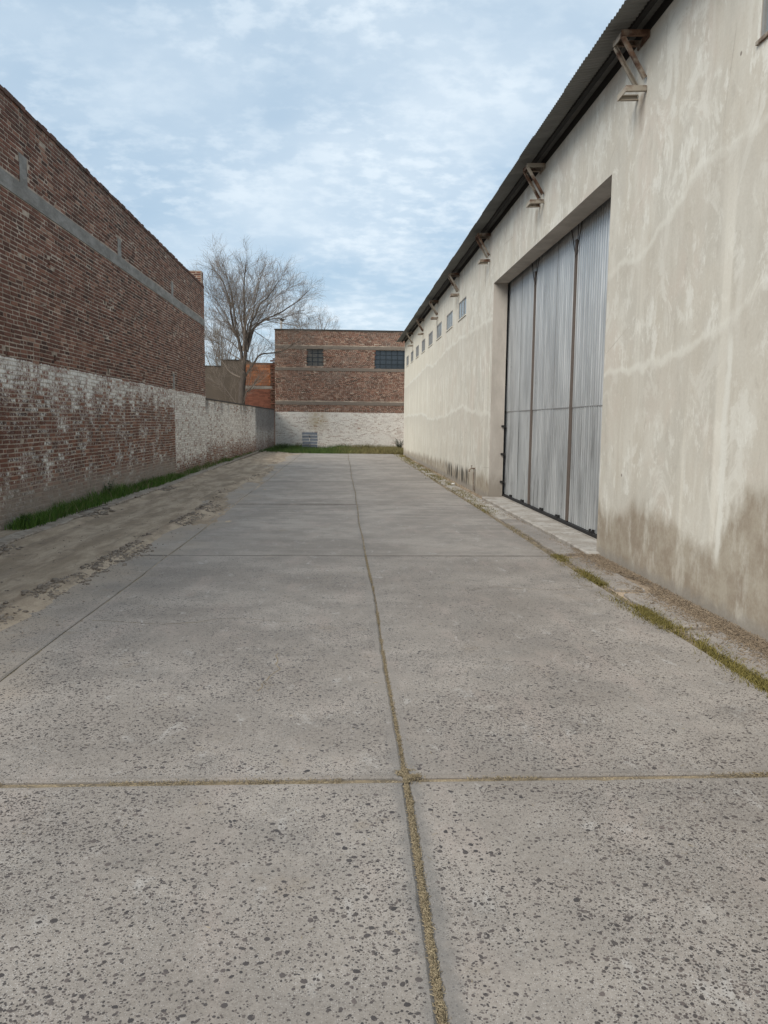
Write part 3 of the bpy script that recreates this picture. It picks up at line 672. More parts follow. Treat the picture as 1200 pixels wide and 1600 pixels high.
for c in cols_:
    mb = MB(); mb.box((XL-.2, c[0], c[2]+.002), (XL+.010, c[1], c[3])); obj('concrete_stub', mb, M_BEAM, bld)
# crooked top course and body behind the face
mb = MB(); rg = random.Random(4); u = U0
while u < YE-.1:
    L = rg.uniform(.11, .26); mb.box((XL-.24, u, ZT-.075+rg.uniform(-.006,.006)), (XL+.016+rg.uniform(0,.012), min(u+L-.012, YE), ZT-.008+rg.uniform(-.012, .016)), rg.gauss(.3,.2)); u += L
obj('parapet_course', mb, MATS['tall_wall'][0], bld)
mb = MB(); mb.box((XL-10, U0, -.1), (XL-.12, YE, ZT-.25)); obj('rear_wall', mb, MATS['plain'][1], bld)
fe = Fr((XL, YE, 0), (-1,0,0), (0,1,0))
mb = MB(); mb.box((XL-.24, U0, ZT-.26), (XL-.002, YE-.002, ZT-.08)); mb.box((XL-.24, YE-.02, -.1), (XL-.001, YE, ZT-.05)); obj('wall_core', mb, MATS['tall_wall'][1], bld)
# higher end parapet standing across the far end
fp = Fr((XL-.02, 27.50, 0), (-1,0,0), (0,-1,0))
mb = MB(); mb.box((XL-6, 27.515, ZT-.6), (XL-.02, YE-.01, 6.64))
par = obj('end_parapet', mb, MATS['plain'][1], bld)
mb = MB(); brickwork(Fr((XL-6, 27.515, 0), (1,0,0), (0,-1,0)), lay(0, 5.97, ZT-.05, 6.62, [], seed=22), mb, 23, .1)
brickwork(Fr((XL-.02, 27.5, 0), (0,1,0), (1,0,0)), lay(0.02, .33, ZT, 6.62, [], seed=24), mb, 25); obj('bricks', mb, MATS['plain'][0], par, 'stuff')

# ------------------------------------------------------------------ low boundary wall
lw = thing('brick_wall', 'low whitewashed brick boundary wall running back from the tall brick building, grey stained at its far end', 'wall', (-4.6, 38, 0))
A = Vector((XL, YE, 0)); B = Vector((-4.25, 49.97, 0)); LW = (B-A).length; du = (B-A)/LW; nn = Vector((du.y, -du.x, 0))
fw = Fr(A - nn*.006, du, nn); HW = 2.36
mb = MB(); sheet(fw, mb, .02, LW, -.1, HW, []); c4 = [fw.p(.02, HW, 0), fw.p(LW, HW, 0), fw.p(LW, HW, -.24), fw.p(.02, HW, -.24)]; mb.face(c4)
mb.face([fw.p(.02,-.1,-.24), fw.p(.02,HW,-.24), fw.p(LW,HW,-.24), fw.p(LW,-.1,-.24)]); obj('mortar_face', mb, MATS['low_wall'][1], lw)
mb = MB(); brickwork(fw, lay(.02, LW, 0, HW-.01, [], head=.4, seed=31), mb, 32); obj('bricks', mb, MATS['low_wall'][0], lw, 'stuff')
mb = MB(); u = .03
while u < LW-.2:
    L = random.uniform(.22, .27); mb.mesh([fw.p(u+a*(L-.012), HW+.003+h, -.255+d) for h in (0, .045) for a, d in ((0,0),(1,0),(1,.285+random.uniform(0,.012)),(0,.285))], [(0,3,2,1),(4,5,6,7),(0,1,5,4),(1,2,6,5),(2,3,7,6),(3,0,4,7)], random.uniform(0,.3)); u += L
obj('coping', mb, mat('dark_coping', flat((.06, .052, .046), .95)), lw)

# ------------------------------------------------------------------ brick building closing the far end
bb = thing('brick_building', 'flat roofed two storey brick building across the far end with dark windows and whitewashed foot', 'building', (0, 55, 0))
YB = 50.0; HB = 7.30; fb = Fr((0, YB, 0), (1,0,0), (0,-1,0)); X0, X1 = -4.22, 9.0
wins = [(-2.26, -1.20, 5.12, 6.16), (1.97, 4.15, 5.00, 6.14)]
bands = [(X0, X1, 6.17, 6.35), (X0, X1, 4.82, 5.0), (X0, X1, 2.72, 2.92)]
mb = MB(); sheet(fb, mb, X0, X1, -.1, HB, [(*w_, .2) for w_ in wins]); obj('mortar_face', mb, MATS['back_wall'][1], bb)
mb = MB(); brickwork(fb, lay(X0, X1, 0, HB-.02, wins+bands, head=.3, seed=41), mb, 42, .08); obj('bricks', mb, MATS['back_wall'][0], bb, 'stuff')
for b_ in bands:
    mb = MB(); n = 26
    for i in range(n):
        a = b_[0]+(b_[1]-b_[0])*i/n; e = b_[0]+(b_[1]-b_[0])*(i+1)/n
        mb.box((a, YB-.022-random.uniform(0,.006), b_[2]+.004+random.uniform(-.012,.012)), (e, YB+.1, b_[3]-.004+random.uniform(-.012,.012)))
    obj('concrete_band', mb, mat('weathered_beam', flat((.20, .165, .135), .95)), bb)
mb = MB(); mb.box((X0-.03, YB-.05, HB), (X1, YB+.28, HB+.06)); obj('coping', mb, mat('dark_roof_edge', flat((.05, .048, .046), .9)), bb)
mb = MB(); mb.box((X0+.002, YB+.21, -.1), (X1, YB+12, HB-.002)); mb.box((X0+.002, YB+.002, -.1), (X0+.05, YB+.21, HB-.004)); obj('side_wall', mb, MATS['plain'][1], bb)
for (a, b, c, e), nc, nr in ((wins[0], 3, 4), (wins[1], 6, 4)):
    mb = MB()
    for k in range(nc+1):
        u = a+(b-a)*k/nc; mb.box((u-.022, YB+.10, c), (u+.022, YB+.14, e))
    for k in range(nr+1):
        z = c+(e-c)*k/nr; mb.box((a, YB+.105, z-.02), (b, YB+.135, z+.02))
    wo = obj('window', mb, M_WFRAME, bb)
    for i in range(nc):
        for j in range(nr):
            m_ = MB(); u0 = a+(b-a)*i/nc+.022; u1 = a+(b-a)*(i+1)/nc-.022; z0 = c+(e-c)*j/nr+.02; z1 = c+(e-c)*(j+1)/nr-.02; tl = random.uniform(-.006, .006)
            m_.mesh([(u0,YB+.118+tl,z0),(u1,YB+.118,z0),(u1,YB+.118,z1),(u0,YB+.118+tl,z1),(u0,YB+.124+tl,z0),(u1,YB+.124,z0),(u1,YB+.124,z1),(u0,YB+.124+tl,z1)], [(0,1,2,3),(7,6,5,4),(0,4,5,1),(2,6,7,3)])
            obj('pane', m_, M_DPANE if a > 0 else M_DUSTY, wo)
mb = MB(); mb.tube([(-3.86, YB+.6, HB), (-3.86, YB+.6, 7.92)], .075, 10); mb.tube([(-3.86, YB+.6, 7.90), (-3.86, YB+.6, 7.96)], .05, 8)
vp = obj('vent_pipe', mb, M_PIPE, bb); mb = MB(); mb.tube([(-3.80, YB+.6, 7.86), (-3.80, YB+.6, 8.0), (-3.80, YB+.6, 8.06)], [.03, .17, .02], 10); obj('vent_cap', mb, M_DARK, vp)

# hollow clay brick wall and rendered house beyond the low wall
hb = thing('hollow_brick_wall', 'orange hollow clay brick wall with a grey concrete band behind the bare tree', 'wall', (-5.3, 52, 0))
YO = 51.5; fo = Fr((0, YO, 0), (1,0,0), (0,-1,0))
mb = MB(); mb.box((-6.35, YO, -.1), (-4.26, YO+.18, 5.38)); obj('mortar_face', mb, mat('orange_mortar', flat((.13, .075, .05), .95)), hb)
for z0, z1, big in ((3.93, 5.36, 1), (0., 3.70, 0)):
    mb = MB()
    for (u, z, L, H) in lay(-6.35, -4.62, z0, z1, [], head=0., ch=.19 if big else .10, bl=.34, seed=61+big):
        w2, h2 = L/2-.007, H/2-.007; p = .02+random.uniform(-.004,.004); mb.box((u-w2, YO-p, z-h2), (u+w2, YO+.01, z+h2), random.random())
    if big:      # the few large clay bricks one can pick out
        m2 = MB(); m2.v, m2.f, m2.tint, m2.mi = mb.v, mb.f, mb.tint, mb.mi; obj('bricks', m2, M_ORANGE, hb, 'stuff')
    else: obj('bricks', mb, M_ORANGE, hb, 'stuff')
mb = MB(); mb.box((-6.35, YO-.03, 3.72), (-4.5, YO+.1, 3.90)); obj('concrete_band', mb, M_BEAM, hb)
mb = MB(); z = 2.0; k = 0
while z < 5.6:      # toothed bricks left for a joining wall
    L = .36 if k % 2 else .2; mb.box((-4.27-L+.0, YO-.26, z), (-4.25, YO-.05, z+.085), random.random()*.4); z += .15 if z < 4.2 else .12; k += 1
obj('toothing', mb, MATS['plain'][0], hb)
rb = thing('rendered_house', 'low flat roofed house with dull grey brown rendered wall behind the bare tree', 'house', (-10, 60, 0))
mb = MB(); mb.box((-13.5, 56, -.1), (-6.62, 62, 5.40)); mb.box((-8.46, 56.003, 5.40), (-6.62, 61, 5.84)); obj('wall', mb, M_RENDER, rb)
mb = MB(); mb.box((-13.55, 55.95, 5.403), (-8.46, 62, 5.46)); mb.box((-8.5, 55.95, 5.843), (-6.6, 61, 5.90)); obj('roof_edge', mb, M_DARK, rb)

# ------------------------------------------------------------------ warehouse on the right
XW = 3.18; YF = 41.0; Y0 = -4.0; ZW = 5.70
wh = thing('warehouse', 'long cream plastered warehouse on the right with tall grey metal door and corrugated eave', 'warehouse', (XW+5, 18, 0))
fr = Fr((XW, 0, 0), (0,1,0), (-1,0,0))
DO = (9.58, 16.93, -.1, 4.57)
WIN = [(4.90, 6.24)] + [(20.70+2.55*k, 22.03+2.55*k) for k in range(8)]; WZ = (4.44, 4.90)
WINS = [(a, b, 4.55 if a < 8 else 4.44, 5.02 if a < 8 else 4.90) for a, b in WIN]
mb = MB()
hl = [DO+(.30,)]+[(*w_, .07) for w_ in WINS]
sheet(fr, mb, Y0, YF, -.1, ZW, hl, mi=0, mir=1)
mb.face([fr.p(YF,-.1,0), fr.p(YF,-.1,-.3), fr.p(YF,ZW,-.3), fr.p(YF,ZW,0)], .5, 0); mb.face([fr.p(Y0,ZW,0), fr.p(YF,ZW,0), fr.p(YF,ZW,-.3), fr.p(Y0,ZW,-.3)], .5, 0)
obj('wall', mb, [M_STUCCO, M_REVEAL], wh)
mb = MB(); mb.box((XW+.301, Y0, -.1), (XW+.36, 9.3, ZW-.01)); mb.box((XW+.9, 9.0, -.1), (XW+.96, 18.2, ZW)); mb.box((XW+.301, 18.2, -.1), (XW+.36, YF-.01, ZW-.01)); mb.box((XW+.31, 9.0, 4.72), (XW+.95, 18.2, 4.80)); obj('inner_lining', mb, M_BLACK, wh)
mb = MB(); mb.box((XW+.02, YF-.3, -.1), (XW+16, YF-.002, 5.69)); mb.box((XW+15.7, Y0, -.1), (XW+16, YF-.3, 5.69)); mb.box((XW+.02, Y0-.3, -.1), (XW+16, Y0, 5.69))
for yy in (YF-.15, Y0-.15): mb.mesh([(XW+.3, yy, 5.69), (XW+16, yy, 5.69), (XW+8, yy, 7.1)], [(0,1,2)])
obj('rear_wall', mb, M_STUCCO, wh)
# corrugated roof sheets
XE, ZE, SL = 2.75, 5.765, .16
pitch = .076; wv_n = 11; sw = pitch*wv_n; NS = 6
def sheet_mesh(tint, length):
    mb = MB(); n = wv_n*NS+4
    for i in range(n+1):
        y = i*pitch/NS; z = .0095*math.cos(2*math.pi*y/pitch)
        mb.v += [(0, y, z), (length, y, z+SL*length)]
        if i: b = 2*i; mb.f.append((b-2, b-1, b+1, b)); mb.tint.append(tint); mb.mi.append(0)
    return meshdata('roof_sheet', mb, M_ROOF)
svar = [sheet_mesh(t_, 3.4) for t_ in (.0, .15, .3, .3, .5, .9)]
y = 1.0; k = 0
while y < YF+.05:
    me = svar[random.choice((0,1,2,3,4)) if random.random() < .8 else 5]
    link('roof_sheet', me, wh, Vector((XE+random.uniform(-.008,.008), y, ZE+(.002 if k % 2 else -.004))) - wh.location); y += sw; k += 1
mb = MB(); zr = ZE+SL*3.2+.03; mb.mesh([(XE+3.2,Y0-.2,zr),(XE+3.2,YF+.4,zr),(XW+8,YF+.4,zr+SL*(XW+8-XE-3.2)),(XW+8,Y0-.2,zr+SL*(XW+8-XE-3.2)),(XW+16.4,YF+.4,zr-.45),(XW+16.4,Y0-.2,zr-.45)], [(0,3,2,1),(3,5,4,2)], .2)
mb.mesh([(XE,Y0-.2,ZE),(XE,1.0,ZE),(XE+3.3,1.0,zr),(XE+3.3,Y0-.2,zr)], [(0,1,2,3)], .2); obj('roof', mb, M_ROOF, wh)
mb = MB(); mb.box((XW-.16, 1, ZE+.005), (XW-.10, YF+.3, ZE+.055)); mb.box((XW+.005, 1, ZW+.002), (XW+.06, YF+.2, ZE+.06)); obj('purlin', mb, M_DARK, wh)
# rusty truss ends under the eave
def c_bar(mb, a, b, hgt, wid, flip=1):      # channel: web and two flanges
    a = Vector(a); b = Vector(b); d = (b-a).normalized(); s = Vector((0,1,0)); u = d.cross(s).normalized(); t_ = .008
    mb.bar(a, b, t_, hgt)
    for k in (-1, 1): mb.bar(a+u*k*(hgt/2-t_/2)+s*flip*wid/2, b+u*k*(hgt/2-t_/2)+s*flip*wid/2, wid, t_)
def bracket(yc, first=None):
    ox = XW-.005
    mb = MB(); c_bar(mb, (ox,-.135,5.685), (ox-.29,-.135,5.675), .055, .035, 1); c_bar(mb, (ox,.135,5.685), (ox-.29,.135,5.675), .055, .035, -1); mb.bar((ox-.278,-.135,5.675), (ox-.278,.135,5.675), .055, .008, (0,0,1))
    mb.box((ox-.015,-.16,5.63),(ox-.003,.16,5.70))
    mb.v = [(x-wh.location.x, y, z) for x, y, z in mb.v]; P = link('truss_end', meshdata('truss_end', mb, M_RUST), wh, (0, yc-wh.location.y, 0))
    for s in (-.13, .13):
        m_ = MB(); c_bar(m_, (ox-.27, s, 5.64), (ox-.02, s, 5.24), .042, .03, -1 if s > 0 else 1); m_.v = [(x-wh.location.x, y, z) for x, y, z in m_.v]; link('brace', meshdata('brace', m_, M_RUST), P)
    m_ = MB(); c_bar(m_, (ox,-.135,5.135), (ox-.215,-.135,5.125), .055, .035, 1); c_bar(m_, (ox,.135,5.135), (ox-.215,.135,5.125), .055, .035, -1); m_.bar((ox-.217,-.14,5.125), (ox-.217,.14,5.125), .058, .008, (0,0,1))
    m_.v = [(x-wh.location.x, y, z) for x, y, z in m_.v]; link('chord_stub', meshdata('chord_stub', m_, M_RUST), P)
    return P
def copy_part(src, yc):
    c = src.copy(); COL.objects.link(c); c.parent = wh; c.location.y = yc-wh.location.y
    for ch in src.children:
        k = ch.copy(); COL.objects.link(k); k.parent = c
br = bracket(8.70)
for yc in (12.95, 17.55, 22.1, 26.9, 31.6, 36.35): copy_part(br, yc)
# windows
def whwin(a, b, c, e):
    mb = MB(); xx = XW+.022
    for u in (a+.018, a+(b-a)/3, a+(b-a)*2/3, b-.018): mb.box((xx-.015, u-.018, c), (xx+.015, u+.018, e))
    for z in (c+.015, e-.015): mb.box((xx-.014, a, z-.015), (xx+.014, b, z+.015))
    fo_ = obj('window', mb, M_GFRAME, wh)
    for i in range(3):
        m_ = MB(); u0 = a+(b-a)*i/3+.018; u1 = a+(b-a)*(i+1)/3-.018; tl = random.uniform(-.004,.004); m_.box((xx-.003+tl, u0, c+.03), (xx+.003+tl, u1, e-.03)); obj('pane', m_, M_PANE, fo_)
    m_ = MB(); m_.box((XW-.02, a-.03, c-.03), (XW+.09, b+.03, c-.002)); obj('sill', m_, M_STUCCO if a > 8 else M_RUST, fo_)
for w_ in WINS: whwin(*w_)
# big door: three leaves of ribbed sheet on a dark frame
XD = XW+.37
def rib(y0, y1, z0, z1, seed):
    mb = MB(); p = .105; y = y0; i = 0; rows = []
    prof = [(0, 0), (.30, 0), (.38, .010), (.62, .010), (.70, 0)]
    while y < y1:
        for a, h in prof:
            if y+a*p <= y1: rows.append((y+a*p, h))
        y += p
    rows.append((y1, 0)); rg = random.Random(seed); tl = rg.uniform(-.004, .004)
    for i, (yy, h) in enumerate(rows):
        wob = .004*math.sin(yy*3+seed)
        mb.v += [(XD-h+wob, yy, z0), (XD-h+wob+tl, yy, (z0+z1)/2), (XD-h+wob, yy, z1)]
        if i: b = 3*i; mb.f += [(b-3, b, b+1, b-2), (b-2, b+1, b+2, b-1)]; mb.tint += [rg.random()*.2+.4*(seed % 3)/2]*2; mb.mi += [0, 0]
    return mb
LEAF = [(14.70, 17.30), (12.14, 14.68), (9.30, 12.12)]; ZB = .11
for li, (a, b) in enumerate(LEAF):
    mb = MB()
    for yy in (a+.03, b-.03): mb.box((XD+.006, yy-.03, ZB), (XD+.05, yy+.03, 4.75))
    for zz in (ZB+.03, 1.9, 4.70): mb.box((XD+.007, a+.06, zz-.03), (XD+.049, b-.06, zz+.03))
    leaf = obj('door_leaf', mb, M_DARK, wh)
    mid_ = a+(b-a)*(.42 if li < 2 else .30)
    for j, (s0, s1) in enumerate(((a+.03, mid_), (mid_, b-.03))):
        obj('ribbed_sheet', rib(s0, s1, ZB-.01, 1.875, li*7+j), M_GALV, leaf); obj('ribbed_sheet', rib(s0, s1, 1.885, 4.72, li*7+j+3), M_GALV, leaf)
    mb = MB(); mb.box((XD-.0145, mid_-.004, 1.9), (XD-.009, mid_+.003, 4.7)); mb.box((XD-.013, a+.03, 1.873), (XD-.0085, b-.03, 1.885)); obj('lap_strip', mb, mat('grey_seam', flat((.22, .22, .22), .6)), leaf)
    for yy in (a+.012, b-.012):
        mb = MB(); mb.box((XD-.034, yy-.012 if yy < b-.1 else yy-.018, ZB), (XD-.004, yy+.018 if yy < b-.1 else yy+.012, 4.4)); obj('stile', mb, M_BROWNBAR, leaf)
    mb = MB()
    if li < 2: mb.tube([(XD-.03, a-.02, 4.12), (XD-.03, a+.26, 4.60)], .007, 6)
    if li > 0: mb.tube([(XD-.03, b+.0, 4.12), (XD-.03, b-.26, 4.60)], .007, 6)
    obj('tie_rod', mb, M_DARK, leaf)
    for yy in (a+.45, a+1.5):
        mb = MB(); mb.box((XD-.04, yy, ZB-.02), (XD-.004, yy+.025, ZB+.035)); mb.box((XD-.043, yy+.05, ZB-.015), (XD-.004, yy+.13, ZB+.005)); mb.box((XD-.04, yy+.13, ZB-.02), (XD-.004, yy+.155, ZB+.03)); obj('roller', mb, M_DARK, leaf)
mb = MB(); mb.box((XD-.05, 9.58, .052), (XD+.06, 17.6, .095)); obj('door_track', mb, M_DARK, wh)
mb = MB(); mb.tube([(XD-.07, 17.05, 2.95), (XD-.09, 17.06, 3.15), (XD-.09, 17.06, 3.40), (XD-.06, 17.05, 3.62)], .022, 8); mb.box((XD-.09, 17.02, 2.45), (XD-.02, 17.08, 2.98)); obj('door_latch', mb, M_DARK, wh)
mb = MB()
for z in (.35, .95, 1.55): mb.box((XW+.24, 16.88, z), (XW+.34, 16.925, z+.04))
obj('hinge_pin', mb, M_DARK, wh)
th = rough_slab('threshold', wh, 3.03, XD-.07, 9.45, 16.90, .045, M_OLDC, 91, amp=.03)
mb = MB(); mb.box((XD-.075, 9.59, -.05), (XD+.4, 16.92, .05)); obj('door_sill', mb, M_OLDC, wh)
# tap
mb = MB(); mb.tube([(XW, 18.75, .02), (XW-.03, 18.75, .05), (XW-.03, 18.75, .55)], .011, 6); mb.tube([(XW, 18.75, .55), (XW-.09, 18.75, .55), (XW-.13, 18.75, .53), (XW-.14, 18.75, .47)], .017, 8)
tp = obj('water_tap', mb, M_RUST, wh); mb = MB(); mb.tube([(XW-.08, 18.75, .56), (XW-.08, 18.75, .61)], .008, 6); mb.bar((XW-.08, 18.70, .615), (XW-.08, 18.80, .615), .015, .012, (1,0,0)); obj('tap_handle', mb, M_RUST, tp)

# ------------------------------------------------------------------ bare trees
def grow(limbs, seed, tw=(9, 7, 6), lens=(1.5, .9, .5), up=.28, rr=.32):
    rg = random.Random(seed); big = MB(); small = MB()
    def child(P, D, L, r, lev):
        n = 4 if lev < 2 else 3; pts = [P]; d = D.copy(); p = P.copy()
        for i in range(n):
            d = (d + Vector((rg.gauss(0,.13), rg.gauss(0,.13), rg.gauss(0,.10)+up*.16))).normalized(); p = p+d*L/n; pts.append(p)
        rad = [r*(1-.75*i/n) for i in range(n+1)]; small.tube(pts, rad, 4 if lev == 0 else 3, rg.random())
        if lev < 2:
            k = tw[lev+1]
            for i in range(k):
                u = .22+.78*(i+rg.random())/k; j = min(n-1, int(u*n)); q = pts[j].lerp(pts[j+1], u*n-j); dd = (pts[j+1]-pts[j]).normalized()
                ax = Vector((rg.gauss(0,1), rg.gauss(0,1), rg.gauss(0,1))); ax = (ax-dd*ax.dot(dd)).normalized(); an = rg.uniform(.35, .95)
                child(q, (dd*math.cos(an)+ax*math.sin(an)+Vector((0,0,up*.25))).normalized(), lens[lev+1]*rg.uniform(.6, 1.3), max(.0045, r*.5*(1-.5*u)), lev+1)
    for pts, r0, r1, dens in limbs:
        pts = [Vector(p) for p in pts]; n = len(pts); fine_ = []
        for i in range(n-1):
            for k in range(3):
                u = k/3; p0, p1, p2, p3 = pts[max(i-1,0)], pts[i], pts[i+1], pts[min(i+2,n-1)]
                fine_.append(.5*((2*p1)+(p2-p0)*u+(2*p0-5*p1+4*p2-p3)*u*u+(-p0+3*p1-3*p2+p3)*u**3)+Vector((rg.gauss(0,.015), rg.gauss(0,.015), 0)))
        fine_.append(pts[-1]); N = len(fine_)
        (big if r0 > .06 else small).tube(fine_, [r0+(r1-r0)*(i/(N-1))**.8 for i in range(N)], 8 if r0 > .1 else 5, rg.random())
        if not dens: continue
        k = int(tw[0]*dens)
        for i in range(k):
            u = .12+.88*(i+rg.random())/k; j = min(N-2, int(u*(N-1))); q = fine_[j]; dd = (fine_[j+1]-fine_[j]).normalized()
            ax = Vector((rg.gauss(0,1), rg.gauss(0,1), rg.gauss(0,.6))); ax = (ax-dd*ax.dot(dd)).normalized(); an = rg.uniform(.35, .8)
            child(q, (dd*math.cos(an)+ax*math.sin(an)+Vector((0,0,up*.2))).normalized(), lens[0]*rg.uniform(.55, 1.25)*(1.25-.8*u), min(.020, max(.008, (r0+(r1-r0)*u)*rr)), 0)
    return big, small
TX, TY = -5.75, 46.0
def L3(pts, k, y0=TY):      # limb given in the tree's X-Z plane, leaning k metres toward -Y per metre of run
    return [(x, y0+k*math.hypot(x-pts[0][0], z-pts[0][1]), z) for x, z in pts]
def spin(pts, a, bx=TX, by=TY):
    c, s = math.cos(a), math.sin(a); return [(bx+(x-bx)*c-(y-by)*s, by+(x-bx)*s+(y-by)*c, z) for x, y, z in pts]
trunk = [(-5.92, TY, -.09), (-5.90, TY, .9), (-5.86, TY, 1.75), (-5.81, TY, 2.48), (-5.73, TY, 3.76), (-5.69, TY, 4.48)]
limA = [(-5.69, 4.48), (-5.82, 5.67), (-6.03, 6.63), (-6.27, 7.16), (-6.48, 8.22), (-6.65, 9.1), (-6.89, 9.8), (-7.24, 10.49), (-7.7, 10.9)]
limB = [(-5.69, 4.48), (-5.49, 5.74), (-5.45, 6.64), (-5.52, 7.35), (-5.54, 8.42), (-5.53, 9.48), (-5.42, 10.4), (-5.34, 11.1)]
limC = [(-5.49, 5.74), (-5.23, 7.36), (-5.01, 7.89), (-4.64, 8.72), (-4.13, 9.22), (-3.59, 10.04), (-3.26, 10.4)]
limD = [(-5.45, 5.7), (-5.05, 7.0), (-4.76, 7.36), (-4.21, 7.73), (-3.49, 8.03), (-2.58, 8.58), (-2.04, 9.0), (-1.55, 9.5)]
limD2 = [(-4.21, 7.73), (-3.31, 7.82), (-2.4, 8.12), (-1.68, 8.2)]
limE = [(-5.69, 3.94), (-5.25, 4.67), (-4.84, 5.29), (-4.48, 5.58), (-3.86, 5.66), (-3.13, 5.82), (-2.7, 6.11), (-2.11, 6.45)]
limF = [(-5.81, 3.1), (-5.26, 3.51), (-4.71, 4.06)]; limG = [(-5.8, 4.12), (-6.5, 4.4), (-7.0, 5.1), (-7.5, 6.0)]; limH = [(-5.09, 7.07), (-4.58, 6.75), (-4.08, 6.38), (-3.79, 5.95)]
limbs = [(trunk, .27, .16, 0), (L3(limA, .12), .13, .02, 2.6), (L3(limB, -.1), .16, .02, 2.8), (L3(limC, .15), .11, .02, 2.2), (L3(limD, -.05), .12, .018, 2.6), (L3(limD2, .1), .05, .012, 1.3),
         (L3(limE, .04), .10, .02, 2.4), (L3(limF, -.1), .10, .05, .9), (L3(limG, .1), .06, .012, 2.2), (L3([(-5.83, 2.2), (-6.4, 2.9), (-7.1, 3.8), (-7.6, 4.7)], .2), .05, .012, 1.6), (L3([(-5.83, 2.4), (-5.5, 3.2), (-5.2, 4.2), (-5.0, 5.0)], -.2), .04, .012, 1.4), (L3(limH, .2), .035, .01, .7),
         (spin(L3(limA, .05), 1.2), .06, .018, 2.2), (spin(L3(limA, .0), -.75), .055, .018, 2.2), (spin(L3(limD, 0), 1.0), .055, .018, 1.8), (spin(L3(limD, 0), -1.2), .055, .018, 1.8), (spin(L3(limC, 0), .8), .055, .018, 1.8), (spin(L3(limC, 0), 2.3), .055, .018, 2.0),
         (L3([(-5.95, 6.4), (-6.5, 7.3), (-7.1, 8.0), (-7.7, 8.9)], .2), .05, .012, 1.6), (L3([(-5.8, 5.2), (-6.5, 5.6), (-7.2, 6.2), (-7.9, 6.6)], .15), .045, .012, 1.7), (L3([(-6.1, 6.8), (-6.8, 8.0), (-7.4, 9.0), (-8.0, 9.9)], -.1), .05, .012, 2.0), (L3([(-4.9, 7.3), (-4.1, 8.6), (-3.3, 9.4), (-2.5, 9.9)], .1), .05, .012, 2.0), (L3([(-4.3, 7.7), (-3.4, 7.5), (-2.6, 7.4), (-1.9, 7.3)], -.1), .04, .010, 1.5), (L3([(-5.85, 5.8), (-6.6, 6.4), (-7.3, 6.8), (-7.9, 7.4)], -.1), .045, .012, 1.5), (L3([(-5.6, 6.7), (-5.9, 8.0), (-6.1, 9.2), (-6.2, 10.3)], .2), .06, .012, 1.8), (L3([(-5.2, 7.2), (-4.9, 8.6), (-4.6, 9.7), (-4.4, 10.6)], -.2), .06, .012, 1.8)]
def fit(pts): return [(TX+(x-TX)*.90, y, z if z < 4.4 else 4.4+(z-4.4)*.905) for x, y, z in pts]
limbs = [(p_, r_, e_, d_) if i == 0 else (fit(p_), r_*.78, e_*.75, d_) for i, (p_, r_, e_, d_) in enumerate(limbs)]
big, small = grow(limbs, 5, (8, 6, 6), (1.35, .85, .48))
tr = thing('bare_tree', 'large leafless tree with wide crown rising behind the low white wall', 'tree', (TX, TY, 0))
obj('trunk', big, M_BARK, tr, smooth=True); obj('crown', small, M_TWIG, tr)
def simple_tree(bx, by, h, seed, spread, nl, m, label):
    rg = random.Random(seed); L = [([(bx,by,-.09),(bx+.05,by,h*.15),(bx,by+.05,h*.32)], .12, .09, 0)]
    for i in range(nl):
        a = 2*math.pi*i/nl+rg.uniform(-.3,.3); rr_ = spread*rg.uniform(.3,1.); z0 = h*rg.uniform(.15,.35)
        L.append(([(bx,by,z0),(bx+rr_*.3*math.cos(a),by+rr_*.3*math.sin(a),z0+(h-z0)*.4),(bx+rr_*.65*math.cos(a),by+rr_*.65*math.sin(a),z0+(h-z0)*.72),(bx+rr_*math.cos(a),by+rr_*math.sin(a),h*rg.uniform(.78,.98))], .055, .012, 1.3))
    b, s = grow(L, seed+1, (9, 6, 5), (1.5, .8, .42)); q_ = thing('bare_tree', label, 'tree', (bx, by, 0)); obj('trunk', b, M_BARK, q_, smooth=True); obj('crown', s, m, q_)
simple_tree(-9.6, 64, 9.4, 71, 2.6, 11, M_TWIG2, 'smaller pale twiggy bare tree behind the rendered house, lower left of the large tree')
simple_tree(-2.4, 66, 10.6, 81, 2.8, 9, M_TWIG, 'bare tree whose thin twigs just show above the roof of the far brick building')

# ------------------------------------------------------------------ grass, weeds, straw
def blades(name, P, H, Wd, lean, m, kind='stuff', parent=None, tint=None):
    n = len(P); a = RNG.uniform(0, 2*np.pi, n); sx, sy = np.cos(a), np.sin(a); b = RNG.uniform(0, 2*np.pi, n); l = RNG.uniform(.15, 1, n)*lean*H
    V = np.zeros((n, 5, 3)); w2 = Wd/2
    V[:, 0] = P - np.stack([sx*w2, sy*w2, 0*a], 1); V[:, 1] = P + np.stack([sx*w2, sy*w2, 0*a], 1)
    M = P + np.stack([np.cos(b)*l*.35, np.sin(b)*l*.35, H*.6], 1); V[:, 2] = M + np.stack([sx*w2*.7, sy*w2*.7, 0*a], 1); V[:, 3] = M - np.stack([sx*w2*.7, sy*w2*.7, 0*a], 1)
    V[:, 4] = P + np.stack([np.cos(b)*l, np.sin(b)*l, H], 1)
    i = np.arange(n)[:, None]*5; Q = i+np.array([[0,1,2,3]]); T = i+np.array([[3,2,4]])
    tt = RNG.uniform(0, 1, n) if tint is None else tint
    return npobj(name, V.reshape(-1, 3), [Q, T], np.repeat(tt, 5), m, parent, kind)
n = 26000; y = 11.2+RNG.beta(1.0, 1.5, n)*32.5; x = -4.73+RNG.beta(1.2, 1.5, n)*.42 - np.maximum(0, y-22)*.004
